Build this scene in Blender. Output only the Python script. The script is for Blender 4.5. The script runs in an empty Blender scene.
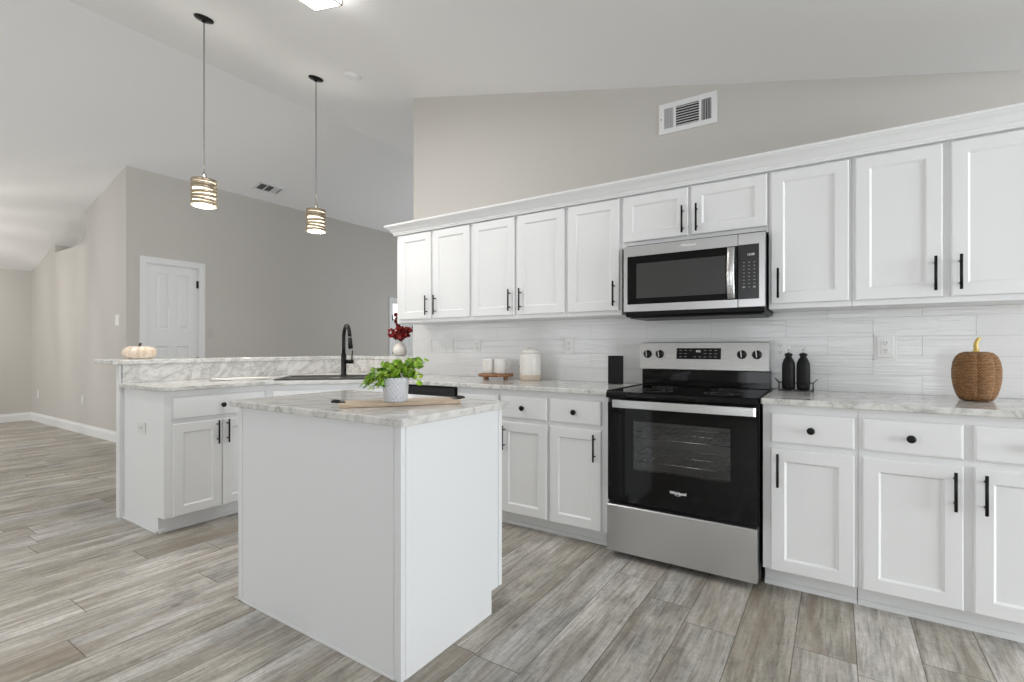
import bpy, bmesh, math, random
from mathutils import Vector, Matrix
random.seed(7)
sc = bpy.context.scene
COL = sc.collection
PI = math.pi

# ---------------------------------------------------------------- camera, world, exposure
TH = math.radians(33.24)
CAMH = 1.1545
cam_d = bpy.data.cameras.new('camera')
cam = bpy.data.objects.new('camera', cam_d)
COL.objects.link(cam)
cam.location = (0, 0, CAMH)
cam.rotation_euler = (PI / 2, 0, TH)
cam_d.sensor_width = 36.0
cam_d.lens = 496.0 / 1024 * 36
cam_d.shift_x = 1.0 / 1024
cam_d.shift_y = 6.4 / 1024
cam_d.clip_start = 0.05
sc.camera = cam
sc.view_settings.view_transform = 'Standard'
sc.view_settings.look = 'None'
sc.view_settings.gamma = 1
sc.view_settings.exposure = 0.0
sc.view_settings.use_curve_mapping = False
w = bpy.data.worlds.new('world')
sc.world = w
w.use_nodes = True
w.node_tree.nodes['Background'].inputs[0].default_value = (0.93, 0.97, 1.0, 1)
w.node_tree.nodes['Background'].inputs[1].default_value = 1.8
sc.cycles.max_bounces = 12
sc.cycles.diffuse_bounces = 8
sc.cycles.glossy_bounces = 6
sc.cycles.transmission_bounces = 8
sc.cycles.sample_clamp_indirect = 4.0


def area(name, loc, size, aim, power, color=(1, 1, 1), spread=180):
    d = bpy.data.lights.new(name, 'AREA')
    d.shape = 'RECTANGLE'
    d.size, d.size_y = size
    d.energy = power
    d.color = color
    d.spread = math.radians(spread)
    o = bpy.data.objects.new(name, d)
    COL.objects.link(o)
    o.location = loc
    o.rotation_euler = Vector(aim).to_track_quat('-Z', 'Y').to_euler()
    return o


def point(name, loc, power, color=(1, 1, 1), r=0.03):
    d = bpy.data.lights.new(name, 'POINT')
    d.energy = power
    d.color = color
    d.shadow_soft_size = r
    o = bpy.data.objects.new(name, d)
    COL.objects.link(o)
    o.location = loc
    return o


# upward daylight panels; rear, dining and hall ones are added to brighten the room
POW = dict(right=162, rear=29, dining=35, hallrear=14, hallend=27, flush1=17, flush2=12, chand=64)
area('daylight_right_window', (4.85, 1.5, 1.35), (2.4, 1.9), (-1, .1, .25), POW['right'], (.92, .965, 1))
area('added_rear_daylight', (0.2, -3.9, 1.35), (3.4, 2.0), (0, 1, .45), POW['rear'], (.92, .965, 1))  # added to light the kitchen from behind the camera
area('added_dining_daylight', (-8.2, -3.9, 1.35), (3.6, 2.0), (0, 1, .45), POW['dining'], (.92, .965, 1))  # added to bring up the dining side
area('added_hall_daylight', (-5.1, -3.9, 1.35), (1.8, 2.0), (0, 1, .45), POW['hallrear'], (.92, .965, 1))  # added next to the dining panel to lift the far side
area('added_end_daylight', (-4.6, 7.9, 1.4), (2.2, 1.8), (-.5, -1, .35), POW['hallend'], (.92, .965, 1))  # added to brighten the hall door wall

# ---------------------------------------------------------------- materials


def mat(name, color=(.8, .8, .8), rough=.5, metal=0, spec=None, emit=None, es=0, coat=0):
    m = bpy.data.materials.new(name)
    m.use_nodes = True
    b = m.node_tree.nodes['Principled BSDF']
    b.inputs['Base Color'].default_value = (*color, 1)
    b.inputs['Roughness'].default_value = rough
    b.inputs['Metallic'].default_value = metal
    if spec is not None:
        b.inputs['Specular IOR Level'].default_value = spec
    if emit:
        b.inputs['Emission Color'].default_value = (*emit, 1)
        b.inputs['Emission Strength'].default_value = es
    if coat:
        b.inputs['Coat Weight'].default_value = coat
    return m


class NT:
    def __init__(s, m):
        s.m = m
        s.t = m.node_tree
        s.b = s.t.nodes['Principled BSDF']

    def n(s, typ, **kw):
        x = s.t.nodes.new(typ)
        for k, v in kw.items():
            if k.startswith('i_'):
                x.inputs[k[2:].replace('_', ' ')].default_value = v
            else:
                setattr(x, k, v)
        return x

    def l(s, a, b):
        s.t.links.new(a, b)

    def math(s, op, a, b=None, c=None):
        x = s.n('ShaderNodeMath', operation=op)
        for i, v in enumerate((a, b, c)):
            if v is None:
                continue
            if isinstance(v, (int, float)):
                x.inputs[i].default_value = v
            else:
                s.l(v, x.inputs[i])
        return x.outputs[0]

    def coords(s, kind='world'):
        if kind == 'world':
            return s.n('ShaderNodeNewGeometry').outputs['Position']
        return s.n('ShaderNodeTexCoord').outputs['Object']

    def mapping(s, v, scale=(1, 1, 1), rot=(0, 0, 0), loc=(0, 0, 0)):
        x = s.n('ShaderNodeMapping')
        x.inputs['Scale'].default_value = scale
        x.inputs['Rotation'].default_value = rot
        x.inputs['Location'].default_value = loc
        s.l(v, x.inputs['Vector'])
        return x.outputs[0]

    def noise(s, v, scale=5, detail=3, rough=.5, dist=0):
        x = s.n('ShaderNodeTexNoise')
        x.inputs['Scale'].default_value = scale
        x.inputs['Detail'].default_value = detail
        x.inputs['Roughness'].default_value = rough
        x.inputs['Distortion'].default_value = dist
        s.l(v, x.inputs['Vector'])
        return x.outputs['Fac']

    def ramp(s, f, stops):
        x = s.n('ShaderNodeValToRGB')
        e = x.color_ramp.elements
        while len(e) < len(stops):
            e.new(.5)
        for i, (p, c) in enumerate(stops):
            e[i].position = p
            e[i].color = (*c, 1) if len(c) == 3 else c
        s.l(f, x.inputs[0])
        return x.outputs[0]

    def mix(s, f, a, b, mode='MIX'):
        x = s.n('ShaderNodeMix', data_type='RGBA', blend_type=mode)
        for i, v in ((0, f), (6, a), (7, b)):
            if isinstance(v, (int, float)):
                x.inputs[i].default_value = v
            elif isinstance(v, tuple):
                x.inputs[i].default_value = (*v, 1)
            else:
                s.l(v, x.inputs[i])
        return x.outputs[2]

    def bump(s, h, strength=.3, dist=.01):
        x = s.n('ShaderNodeBump')
        x.inputs['Strength'].default_value = strength
        x.inputs['Distance'].default_value = dist
        s.l(h, x.inputs['Height'])
        s.l(x.outputs[0], s.b.inputs['Normal'])

    def base(s, c):
        s.l(c, s.b.inputs['Base Color'])

    def rough(s, c):
        s.l(c, s.b.inputs['Roughness'])


M = {}
# painted walls
M['wall'] = mat('greige wall paint', (.555, .535, .505), .85)
t = NT(M['wall'])
t.bump(t.noise(t.coords(), 160, 2), .12, .002)
M['ceiling'] = mat('ceiling paint', (.87, .872, .88), .9)
t = NT(M['ceiling'])
t.bump(t.noise(t.coords(), 70, 3, .6), .35, .004)
M['trim'] = mat('white trim paint', (.78, .785, .79), .45)
M['cab'] = mat('white cabinet paint', (.82, .825, .83), .38)
t = NT(M['cab'])
t.bump(t.noise(t.coords(), 60, 2), .03, .002)
M['panel'] = mat('island panel paint', (.765, .775, .785), .45)
M['black'] = mat('matte black metal', (.012, .012, .012), .38, .6)
M['blackmatte'] = mat('matte black ceramic', (.008, .008, .0085), .5, spec=.25)
M['sink'] = mat('black composite sink', (.02, .02, .02), .4)
M['glass_black'] = mat('black appliance glass', (.004, .004, .0045), .05, spec=.32)
M['plastic_black'] = mat('black plastic', (.008, .008, .009), .4, spec=.3)
M['slot'] = mat('dark slot', (.02, .02, .02), .8)
M['filter_grey'] = mat('grey duct metal', (.16, .16, .16), .6)  # plain grey of the microwave grease filter
M['white_plastic'] = mat('white outlet plastic', (.78, .78, .77), .35)
M['nickel'] = mat('brushed nickel', (.5, .48, .45), .3, 1)
M['bronze'] = mat('aged bronze bands', (.34, .28, .2), .4, .8)
M['cord'] = mat('grey cord', (.12, .12, .12), .5)
M['glow'] = mat('glowing shade glass', (.9, .85, .75), .4, emit=(1, .9, .72), es=1.7)
M['lightglow'] = mat('glowing diffuser', (.9, .9, .9), .4, emit=(1, .98, .95), es=9)
M['daylight'] = mat('daylit window pane', (.9, .9, .9), .2, emit=(1, 1, 1), es=1.6)
M['chrome'] = mat('polished chrome', (.75, .75, .75), .15, 1)
M['print'] = mat('white printing', (.7, .7, .7), .5, emit=(.8, .8, .8), es=.25)
M['printgrey'] = mat('grey printing', (.35, .35, .35), .5)
M['ringgrey'] = mat('faint burner marking', (.035, .035, .035), .3)
M['ceramic'] = mat('white stoneware', (.78, .77, .74), .3)
M['sand'] = mat('raw stoneware', (.55, .46, .37), .7)
M['leaf_stem'] = mat('plant stem', (.16, .3, .06), .6)
M['interior'] = mat('oven cavity with reflection grey', (.34, .34, .34), .5)  # lighter grey stands for the reflection in the oven window
M['goldstem'] = mat('golden stem', (.62, .45, .12), .45, .2)
M['darkstem'] = mat('dark stem', (.07, .06, .05), .7)
M['soil'] = mat('dark potting moss', (.03, .03, .02), .9)

# stainless steel
m = M['steel'] = mat('brushed stainless steel', (.66, .66, .66), .28, 1)
t = NT(m)
co = t.coords()
n1 = t.noise(t.mapping(co, (2, 2, 400)), 3, 2)
t.rough(t.math('MULTIPLY_ADD', n1, .14, .2))
t.bump(n1, .05, .001)
m = M['steel_front'] = mat('brushed stainless front', (.62, .62, .625), .3, 1)
t = NT(m)
co = t.coords()
n1 = t.noise(t.mapping(co, (1.5, 1.5, 500)), 3, 2)
t.rough(t.math('MULTIPLY_ADD', n1, .12, .26))

# marble
def marble(name, rotz=.5, dark=(.30, .30, .30), wallmap=False):
    m = mat(name, (.7, .7, .7), .13)
    t = NT(m)
    co = t.coords()
    er = Vector((.55, .74, .38)).normalized().rotation_difference(Vector((1, 0, 0))).to_euler()
    r1 = t.mapping(co, (1, 1, 1), tuple(er))
    n1 = t.noise(t.mapping(r1, (1.1, 5.0, 5.0)), 1.5, 8, .6, .7)
    n2 = t.noise(t.mapping(r1, (2.0, 15, 15)), 2.0, 7, .65, .4)
    n3 = t.noise(co, 170, 3, .6)
    vein = t.math('ABSOLUTE', t.math('SUBTRACT', n1, .5))
    c1 = t.ramp(vein, [(0, (.50, .49, .475)), (.02, (.65, .64, .625)), (.07, (.73, .722, .70)), (.3, (.82, .812, .79))])
    c2 = t.ramp(n2, [(.30, (.60, .595, .585)), (.46, (.90, .90, .89)), (.6, (1, 1, 1))])
    c = t.mix(.8, c1, c2, 'MULTIPLY')
    c3 = t.ramp(n3, [(.35, (.86, .86, .86)), (.6, (1, 1, 1))])
    c = t.mix(.4, c, c3, 'MULTIPLY')
    t.base(c)
    return m


M['marble'] = marble('white and grey marble')

# floor planks, running along Y
m = M['floor'] = mat('weathered grey oak planks', (.4, .38, .35), .42)
t = NT(m)
co = t.coords()
sx = t.n('ShaderNodeSeparateXYZ')
t.l(co, sx.inputs[0])
X, Y = sx.outputs[0], sx.outputs[1]
W_, L_ = .2, 1.22
xr = t.math('DIVIDE', t.math('SUBTRACT', X, .064), W_)
row = t.math('FLOOR', xr)
fx = t.math('FRACT', xr)
wn = t.n('ShaderNodeTexWhiteNoise', noise_dimensions='1D')
t.l(row, wn.inputs['W'])
yr = t.math('ADD', t.math('DIVIDE', Y, L_), t.math('MULTIPLY', wn.outputs['Value'], 7.3))
col_ = t.math('FLOOR', yr)
fy = t.math('FRACT', yr)
cmb = t.n('ShaderNodeCombineXYZ')
t.l(row, cmb.inputs[0])
t.l(col_, cmb.inputs[1])
wn2 = t.n('ShaderNodeTexWhiteNoise', noise_dimensions='3D')
t.l(cmb.outputs[0], wn2.inputs['Vector'])
rnd = wn2.outputs['Value']
# per plank shift of the grain coordinates
sh = t.n('ShaderNodeVectorMath', operation='MULTIPLY_ADD')
t.l(wn2.outputs['Color'], sh.inputs[0])
sh.inputs[1].default_value = (13, 9, 5)
t.l(co, sh.inputs[2])
g1 = t.noise(t.mapping(sh.outputs[0], (9, .9, 1)), 1.6, 7, .65, .9)
g2 = t.noise(t.mapping(sh.outputs[0], (42, 2.2, 1)), 2.0, 7, .68, .7)
g3 = t.noise(t.mapping(sh.outputs[0], (4, 1.6, 1)), 2.2, 4, .6, .6)
tone = t.ramp(rnd, [(0, (.325, .298, .255)), (.25, (.43, .406, .36)), (.5, (.40, .388, .365)), (.75, (.50, .476, .437)), (1, (.475, .46, .438))])
gc = t.ramp(g1, [(.28, (.55, .52, .47)), (.42, (.82, .80, .76)), (.5, (1.02, 1.02, 1.0)), (.60, (1.22, 1.22, 1.25)), (.74, (.80, .78, .74))])
c = t.mix(.9, tone, gc, 'MULTIPLY')
g2c = t.ramp(g2, [(.36, (.38, .36, .33)), (.46, (.88, .88, .87)), (.6, (1.22, 1.22, 1.23))])
c = t.mix(.62, c, g2c, 'MULTIPLY')
g4 = t.noise(sh.outputs[0], 55, 4, .7)
c = t.mix(.35, c, t.ramp(g4, [(.35, (.6, .6, .6)), (.6, (1.15, 1.15, 1.15))]), 'MULTIPLY')
g3c = t.ramp(g3, [(.32, (.62, .62, .64)), (.5, (.98, .98, .98)), (.68, (1.18, 1.18, 1.2))])
c = t.mix(.8, c, g3c, 'MULTIPLY')
g5 = t.noise(t.mapping(sh.outputs[0], (5, .55, 1)), 1.4, 5, .6, .8)
c = t.mix(t.ramp(g5, [(.5, (0, 0, 0)), (.66, (.5, .5, .5))]), c, (.27, .215, .16))
# sparse knots
vor = t.n('ShaderNodeTexVoronoi')
t.l(t.mapping(sh.outputs[0], (3.1, 1.5, 1)), vor.inputs['Vector'])
vor.inputs['Scale'].default_value = 1.3
kn = t.ramp(vor.outputs['Distance'], [(.0, (.35, .33, .3)), (.035, (.55, .52, .5)), (.07, (1, 1, 1))])
c = t.mix(.85, c, kn, 'MULTIPLY')
ex = t.math('MULTIPLY', t.math('MINIMUM', fx, t.math('SUBTRACT', 1, fx)), W_)
ey = t.math('MULTIPLY', t.math('MINIMUM', fy, t.math('SUBTRACT', 1, fy)), L_)
e = t.math('MINIMUM', ex, ey)
seam = t.ramp(t.math('MULTIPLY', e, 100), [(.08, (.32, .30, .27)), (.26, (1, 1, 1))])
c = t.mix(1, c, seam, 'MULTIPLY')
t.base(c)
t.rough(t.math('MULTIPLY_ADD', g2, .2, .36))
t.bump(t.math('ADD', t.math('MULTIPLY', g2, .4), t.math('MINIMUM', t.math('MULTIPLY', e, 250), 1)), .22, .0025)

# wavy wall tile 16 x 4 in, half offset (joint measured at x=-0.242)
m = M['tile'] = mat('glossy wavy white tile', (.7, .7, .7), .09)
t = NT(m)
co = t.coords()
sx = t.n('ShaderNodeSeparateXYZ')
t.l(co, sx.inputs[0])
X, Z = sx.outputs[0], sx.outputs[2]
TH_, TW_ = .1016, .4064
zr = t.math('DIVIDE', t.math('SUBTRACT', Z, .9075), TH_)
row = t.math('FLOOR', zr)
fz = t.math('FRACT', zr)
off = t.math('MULTIPLY', t.math('FRACT', t.math('MULTIPLY', row, .5)), 1.0)
xr = t.math('ADD', t.math('DIVIDE', t.math('ADD', X, .242 - .2032), TW_), off)
fx = t.math('FRACT', xr)
col_ = t.math('FLOOR', xr)
e = t.math('MINIMUM', t.math('MULTIPLY', t.math('MINIMUM', fx, t.math('SUBTRACT', 1, fx)), TW_),
           t.math('MULTIPLY', t.math('MINIMUM', fz, t.math('SUBTRACT', 1, fz)), TH_))
cmb = t.n('ShaderNodeCombineXYZ')
t.l(row, cmb.inputs[0])
t.l(col_, cmb.inputs[1])
wn = t.n('ShaderNodeTexWhiteNoise', noise_dimensions='3D')
t.l(cmb.outputs[0], wn.inputs['Vector'])
sh = t.n('ShaderNodeVectorMath', operation='MULTIPLY_ADD')
t.l(wn.outputs['Color'], sh.inputs[0])
sh.inputs[1].default_value = (3, 0, 3)
t.l(co, sh.inputs[2])
wv = t.noise(t.mapping(sh.outputs[0], (1.6, 1, 60)), 1.5, 1.5, .4, .25)
gr = t.math('MINIMUM', t.math('MULTIPLY', e, 480), 1)
t.base(t.ramp(gr, [(.35, (.58, .58, .58)), (.8, (.75, .75, .75))]))
t.rough(t.math('MULTIPLY_ADD', gr, -.5, .58))
t.bump(t.math('ADD', t.math('MULTIPLY', wv, 1.1), t.math('MULTIPLY', gr, .3)), .45, .004)

# wicker pumpkin
m = M['wicker'] = mat('woven brown wicker', (.3, .15, .06), .55)
t = NT(m)
co = t.coords('obj')
sx = t.n('ShaderNodeSeparateXYZ')
t.l(co, sx.inputs[0])
ang = t.math('ARCTAN2', sx.outputs[1], sx.outputs[0])
zz = t.math('MULTIPLY', sx.outputs[2], 150)
rowi = t.math('FLOOR', zz)
wv = t.math('SINE', t.math('ADD', t.math('MULTIPLY', ang, 44), t.math('MULTIPLY', rowi, PI)))
wz = t.math('SINE', t.math('MULTIPLY', zz, 2 * PI))
n1 = t.noise(t.mapping(co, (30, 30, 90)), 2, 4, .7)
h = t.math('ADD', t.math('MULTIPLY', wv, .5), t.math('MULTIPLY', wz, .5))
mixf = t.math('ADD', t.math('MULTIPLY', h, .22), n1)
t.base(t.ramp(mixf, [(.25, (.055, .022, .007)), (.5, (.22, .10, .032)), (.85, (.50, .27, .10))]))
t.bump(h, .6, .003)
# pale pumpkin
m = M['palepumpkin'] = mat('mottled cream pumpkin', (.7, .6, .5), .5)
t = NT(m)
co = t.coords('obj')
t.base(t.ramp(t.noise(co, 26, 4, .6, .5), [(.3, (.62, .47, .34)), (.5, (.80, .66, .52)), (.68, (.92, .88, .84))]))
# wood
def wood(name, a, b, scale=(4, 30, 30), rough=.5):
    m = mat(name, a, rough)
    t = NT(m)
    co = t.coords('obj')
    n = t.noise(t.mapping(co, scale), 2.5, 6, .6, .8)
    t.base(t.ramp(n, [(.3, a), (.7, b)]))
    t.bump(n, .1, .002)
    return m


M['boardwood'] = wood('pale serving board wood', (.40, .29, .20), (.60, .48, .36))
M['traywood'] = wood('brown riser wood', (.16, .07, .03), (.34, .17, .08))
# leaves
m = M['leaf'] = mat('fresh green leaves', (.15, .4, .04), .5)
t = NT(m)
oi = t.noise(t.coords('obj'), 38, 2)
t.base(t.ramp(oi, [(.3, (.05, .17, .02)), (.48, (.24, .44, .03)), (.66, (.52, .70, .10))]))
t.b.inputs['Transmission Weight'].default_value = 0
m = M['red'] = mat('red leaves', (.35, .02, .02), .55)
t = NT(m)
t.base(t.ramp(t.noise(t.coords('obj'), 50, 2), [(.3, (.09, .005, .006)), (.6, (.34, .025, .02))]))
# embossed pot
m = M['pot'] = mat('white embossed pot', (.72, .73, .76), .5)
t = NT(m)
co = t.coords('obj')
sx = t.n('ShaderNodeSeparateXYZ')
t.l(co, sx.inputs[0])
ang = t.math('MULTIPLY', t.math('ARCTAN2', sx.outputs[1], sx.outputs[0]), 11)
zz = t.math('MULTIPLY', sx.outputs[2], 150)
d = t.math('MULTIPLY', t.math('ABSOLUTE', t.math('SINE', t.math('ADD', ang, zz))), t.math('ABSOLUTE', t.math('SINE', t.math('SUBTRACT', ang, zz))))
t.base(t.ramp(d, [(.02, (.80, .80, .82)), (.25, (.60, .61, .65)), (.9, (.66, .67, .70))]))
t.bump(d, .8, .004)
m = M['speckle'] = mat('speckled stoneware', (.72, .70, .66), .35)
t = NT(m)
t.base(t.ramp(t.noise(t.coords('obj'), 160, 2), [(.3, (.55, .52, .47)), (.42, (.74, .72, .68))]))
m = M['cloth'] = mat('white cotton cloth', (.78, .77, .73), .9)
t = NT(m)
t.bump(t.noise(t.coords('obj'), 300, 2), .3, .002)
m = M['blockmat'] = mat('black ribbed wood', (.010, .010, .010), .5, spec=.25)
t = NT(m)
t.bump(t.noise(t.mapping(t.coords('obj'), (90, 90, 6)), 2, 3), .5, .003)
# thin window glass
m = bpy.data.materials.new('tinted door glass')
m.use_nodes = True
nt = m.node_tree
nt.nodes.remove(nt.nodes['Principled BSDF'])
tr = nt.nodes.new('ShaderNodeBsdfTransparent')
tr.inputs[0].default_value = (.85, .85, .85, 1)
gl = nt.nodes.new('ShaderNodeBsdfGlossy')
gl.inputs['Roughness'].default_value = .05
gl.inputs['Color'].default_value = (1, 1, 1, 1)
fr = nt.nodes.new('ShaderNodeFresnel')
fr.inputs[0].default_value = 1.5
mx = nt.nodes.new('ShaderNodeMixShader')
nt.links.new(fr.outputs[0], mx.inputs[0])
nt.links.new(tr.outputs[0], mx.inputs[1])
nt.links.new(gl.outputs[0], mx.inputs[2])
nt.links.new(mx.outputs[0], nt.nodes['Material Output'].inputs[0])
M['tint'] = m

# ---------------------------------------------------------------- mesh builder


class MB:
    def __init__(s):
        s.bm = bmesh.new()

    def add(s, verts, faces, smooth=False, mtx=None):
        vs = [s.bm.verts.new(mtx @ Vector(v) if mtx else Vector(v)) for v in verts]
        for f in faces:
            try:
                fc = s.bm.faces.new([vs[i] for i in f])
                fc.smooth = smooth
            except ValueError:
                pass
        return s

    def box(s, x0, x1, y0, y1, z0, z1, bev=0.0, mtx=None, seg=2):
        tb = bmesh.new()
        r = bmesh.ops.create_cube(tb, size=1)
        for v in tb.verts:
            v.co = Vector(((x0 + x1) / 2 + v.co.x * (x1 - x0), (y0 + y1) / 2 + v.co.y * (y1 - y0), (z0 + z1) / 2 + v.co.z * (z1 - z0)))
        if bev > 0:
            bmesh.ops.bevel(tb, geom=list(tb.edges), offset=bev, segments=seg, affect='EDGES', profile=.5)
        s._merge(tb, mtx)
        return s

    def _merge(s, tb, mtx=None, smooth=None):
        mp = {}
        for v in tb.verts:
            mp[v] = s.bm.verts.new(mtx @ v.co if mtx else v.co)
        for f in tb.faces:
            try:
                nf = s.bm.faces.new([mp[v] for v in f.verts])
                nf.smooth = f.smooth if smooth is None else smooth
            except ValueError:
                pass
        tb.free()

    def prism(s, pts, a0, a1, axis='z', bev=0.0, mtx=None, seg=2, edges='all'):
        """polygon extruded along an axis; pts are the two other coordinates in order"""
        def P(p, a):
            if axis == 'z': return (p[0], p[1], a)
            if axis == 'y': return (p[0], a, p[1])
            return (a, p[0], p[1])
        tb = bmesh.new()
        n = len(pts)
        A = [tb.verts.new(P(p, a0)) for p in pts]
        B = [tb.verts.new(P(p, a1)) for p in pts]
        tb.faces.new(A)
        tb.faces.new(B[::-1])
        for i in range(n):
            tb.faces.new([A[i], B[i], B[(i + 1) % n], A[(i + 1) % n]])
        bmesh.ops.recalc_face_normals(tb, faces=list(tb.faces))
        if bev > 0:
            bmesh.ops.bevel(tb, geom=list(tb.edges), offset=bev, segments=seg, affect='EDGES', profile=.5)
        s._merge(tb, mtx)
        return s

    def lathe(s, prof, c=(0, 0, 0), n=32, mtx=None, mod=None, cap=True, smooth=True):
        """prof: (r, z); mod(angle, r, z) -> r"""
        verts, faces = [], []
        for (r, z) in prof:
            for k in range(n):
                a = 2 * PI * k / n
                rr = mod(a, r, z) if mod else r
                verts.append((c[0] + rr * math.cos(a), c[1] + rr * math.sin(a), c[2] + z))
        m_ = len(prof)
        for i in range(m_ - 1):
            for k in range(n):
                k2 = (k + 1) % n
                faces.append((i * n + k, i * n + k2, (i + 1) * n + k2, (i + 1) * n + k))
        if cap:
            faces.append(tuple(range(n))[::-1])
            faces.append(tuple((m_ - 1) * n + k for k in range(n)))
        return s.add(verts, faces, smooth, mtx)

    def cyl(s, p0, p1, r, n=16, r1=None, smooth=True):
        p0, p1 = Vector(p0), Vector(p1)
        d = p1 - p0
        q = d.to_track_quat('Z', 'Y').to_matrix().to_4x4()
        mt = Matrix.Translation(p0) @ q
        return s.lathe([(r, 0), (r if r1 is None else r1, d.length)], n=n, mtx=mt, smooth=smooth)

    def tube(s, pts, r, n=10, closed=False, flat=None):
        pts = [Vector(p) for p in pts]
        N = len(pts)
        rs = r if isinstance(r, (list, tuple)) else [r] * N
        verts, faces = [], []
        up = None
        for i, p in enumerate(pts):
            a = pts[(i - 1) % N] if (closed or i > 0) else p
            b = pts[(i + 1) % N] if (closed or i < N - 1) else p
            tg = (b - a).normalized()
            if up is None:
                up = Vector((0, 0, 1)) if abs(tg.z) < .9 else Vector((1, 0, 0))
            sd = tg.cross(up)
            if sd.length < 1e-4:
                sd = tg.cross(Vector((0, 1, 0)))
            sd.normalize()
            up = sd.cross(tg).normalized()
            for k in range(n):
                an = 2 * PI * k / n
                verts.append(p + sd * math.cos(an) * rs[i] + up * math.sin(an) * rs[i] * (flat or 1))
        for i in range(N if closed else N - 1):
            j = (i + 1) % N
            for k in range(n):
                k2 = (k + 1) % n
                faces.append((i * n + k, i * n + k2, j * n + k2, j * n + k))
        if not closed:
            faces.append(tuple(range(n))[::-1])
            faces.append(tuple((N - 1) * n + k for k in range(n)))
        return s.add(verts, faces, True)

    def sphere(s, c, r, sx=1, sy=1, sz=1, n=16):
        tb = bmesh.new()
        bmesh.ops.create_uvsphere(tb, u_segments=n, v_segments=max(6, n // 2), radius=r)
        mt = Matrix.Translation(c) @ Matrix.Diagonal((sx, sy, sz, 1))
        s._merge(tb, mt, True)
        return s


ORG = {}


def build(name, mb, m, parent=None, world=True, label=None):
    """ONE mesh object. world=True: the mesh was made in world coordinates"""
    me = bpy.data.meshes.new(name)
    bm = mb.bm
    if parent is None and world:
        xs = [v.co.x for v in bm.verts]; ys = [v.co.y for v in bm.verts]; zs = [v.co.z for v in bm.verts]
        org = Vector(((min(xs) + max(xs)) / 2, (min(ys) + max(ys)) / 2, min(zs)))
    elif parent is not None and world:
        org = ORG[parent.name]
    else:
        org = Vector((0, 0, 0))
    for v in bm.verts:
        v.co = v.co - org
    bmesh.ops.recalc_face_normals(bm, faces=list(bm.faces))
    bm.to_mesh(me)
    bm.free()
    me.materials.append(m)
    o = bpy.data.objects.new(name, me)
    COL.objects.link(o)
    if parent is not None:
        o.parent = parent
        ORG[o.name] = ORG[parent.name] if world else Vector((0, 0, 0))
    else:
        o.location = org
        ORG[o.name] = org
    if label:
        o['label'] = label
    return o


def tag(o, label=None, cat=None, group=None, kind=None):
    if label: o['label'] = label
    if cat: o['category'] = cat
    if group: o['group'] = group
    if kind: o['kind'] = kind
    return o


def thing(name, label, cat, loc=(0, 0, 0), rz=0, group=None):
    o = bpy.data.objects.new(name, None)
    o.empty_display_size = .1
    COL.objects.link(o)
    o.location = loc
    o.rotation_euler = (0, 0, rz)
    ORG[o.name] = Vector(loc)
    return tag(o, label, cat, group)


def struct(name, mb, m, label=None):
    return tag(build(name, mb, m), label, None, None, 'structure')


def copy_tree(o, parent=None):
    c = o.copy()
    COL.objects.link(c)
    ORG[c.name] = ORG.get(o.name, Vector((0, 0, 0)))
    if parent is not None:
        c.parent = parent
    for ch in [x for x in bpy.data.objects if x.parent == o]:
        copy_tree(ch, c)
    return c


def text(name, body, size, m, parent, loc, rot, ext=.0004, align='CENTER', offs=0.0):
    cu = bpy.data.curves.new(name, 'FONT')
    cu.body = body
    cu.size = size
    cu.extrude = ext
    cu.offset = offs
    cu.align_x = align
    cu.align_y = 'CENTER'
    tmp = bpy.data.objects.new(name, cu)
    me = bpy.data.meshes.new_from_object(tmp)
    bpy.data.objects.remove(tmp)
    me.materials.clear()
    me.materials.append(m)
    o = bpy.data.objects.new(name, me)
    COL.objects.link(o)
    o.parent = parent
    o.location = Vector(loc) - ORG[parent.name]
    o.rotation_euler = rot
    return o


# ---------------------------------------------------------------- the room shell
CR, CS = 2.6367, .2421          # right slope: z = CR - CS*x
RX = -4.98
RZ = CR - CS * RX
LS = .258                       # left slope
def ceil_z(x):
    if x > .8: return CR - CS * .8
    if x > RX: return CR - CS * x
    return RZ - LS * (RX - x)


XL, XR, YR, YB = -10.7, 5.0, -4.0, 8.0
struct('floor', MB().box(XL - .15, XR + .15, YR - .15, YB + .15, -.1, 0), M['floor'])
cp = [(XL - .15, ceil_z(XL - .15)), (RX, RZ), (.8, ceil_z(.8)), (XR + .15, ceil_z(.8))]
struct('ceiling', MB().prism(cp + [(x, z + .12) for x, z in cp[::-1]], YR - .15, YB + .15, 'y'), M['ceiling'])

WY = 3.27
e_ = .0
struct('wall_back', MB().prism([(-3.198, 0), (XR, 0), (XR, ceil_z(.8)), (.8, ceil_z(.8)), (-3.198, ceil_z(-3.198))], WY, WY + .13, 'y'), M['wall'])
# wall behind camera with added window openings, made of pieces in one mesh
mb = MB()
ops = [(-10.0, -6.4), (-6.0, -3.6 - .6), (-1.5, 1.9)]
xs = [XL] + [v for o in ops for v in o] + [XR]
for i in range(0, len(xs), 2):
    a, b = xs[i], xs[i + 1]
    mid = [x for x in (RX, .8) if a < x < b]
    mb.prism([(a, 0), (b, 0), (b, ceil_z(b))] + [(x, ceil_z(x)) for x in mid[::-1]] + [(a, ceil_z(a))], YR - .15, YR, 'y')
for a, b in ops:
    mb.box(a, b, YR - .15, YR, 0, .35)
    mid = [x for x in (RX, .8) if a < x < b]
    mb.prism([(a, 2.3), (b, 2.3), (b, ceil_z(b))] + [(x, ceil_z(x)) for x in mid[::-1]] + [(a, ceil_z(a))], YR - .15, YR, 'y')
struct('wall_rear', mb, M['wall'])
mb = MB()
mb.box(XR, XR + .15, YR, .3, 0, ceil_z(.8)).box(XR, XR + .15, 2.7, YB, 0, ceil_z(.8))
mb.box(XR, XR + .15, 0.3, 2.7, 0, .4).box(XR, XR + .15, 0.3, 2.7, 2.3, ceil_z(.8))
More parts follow.
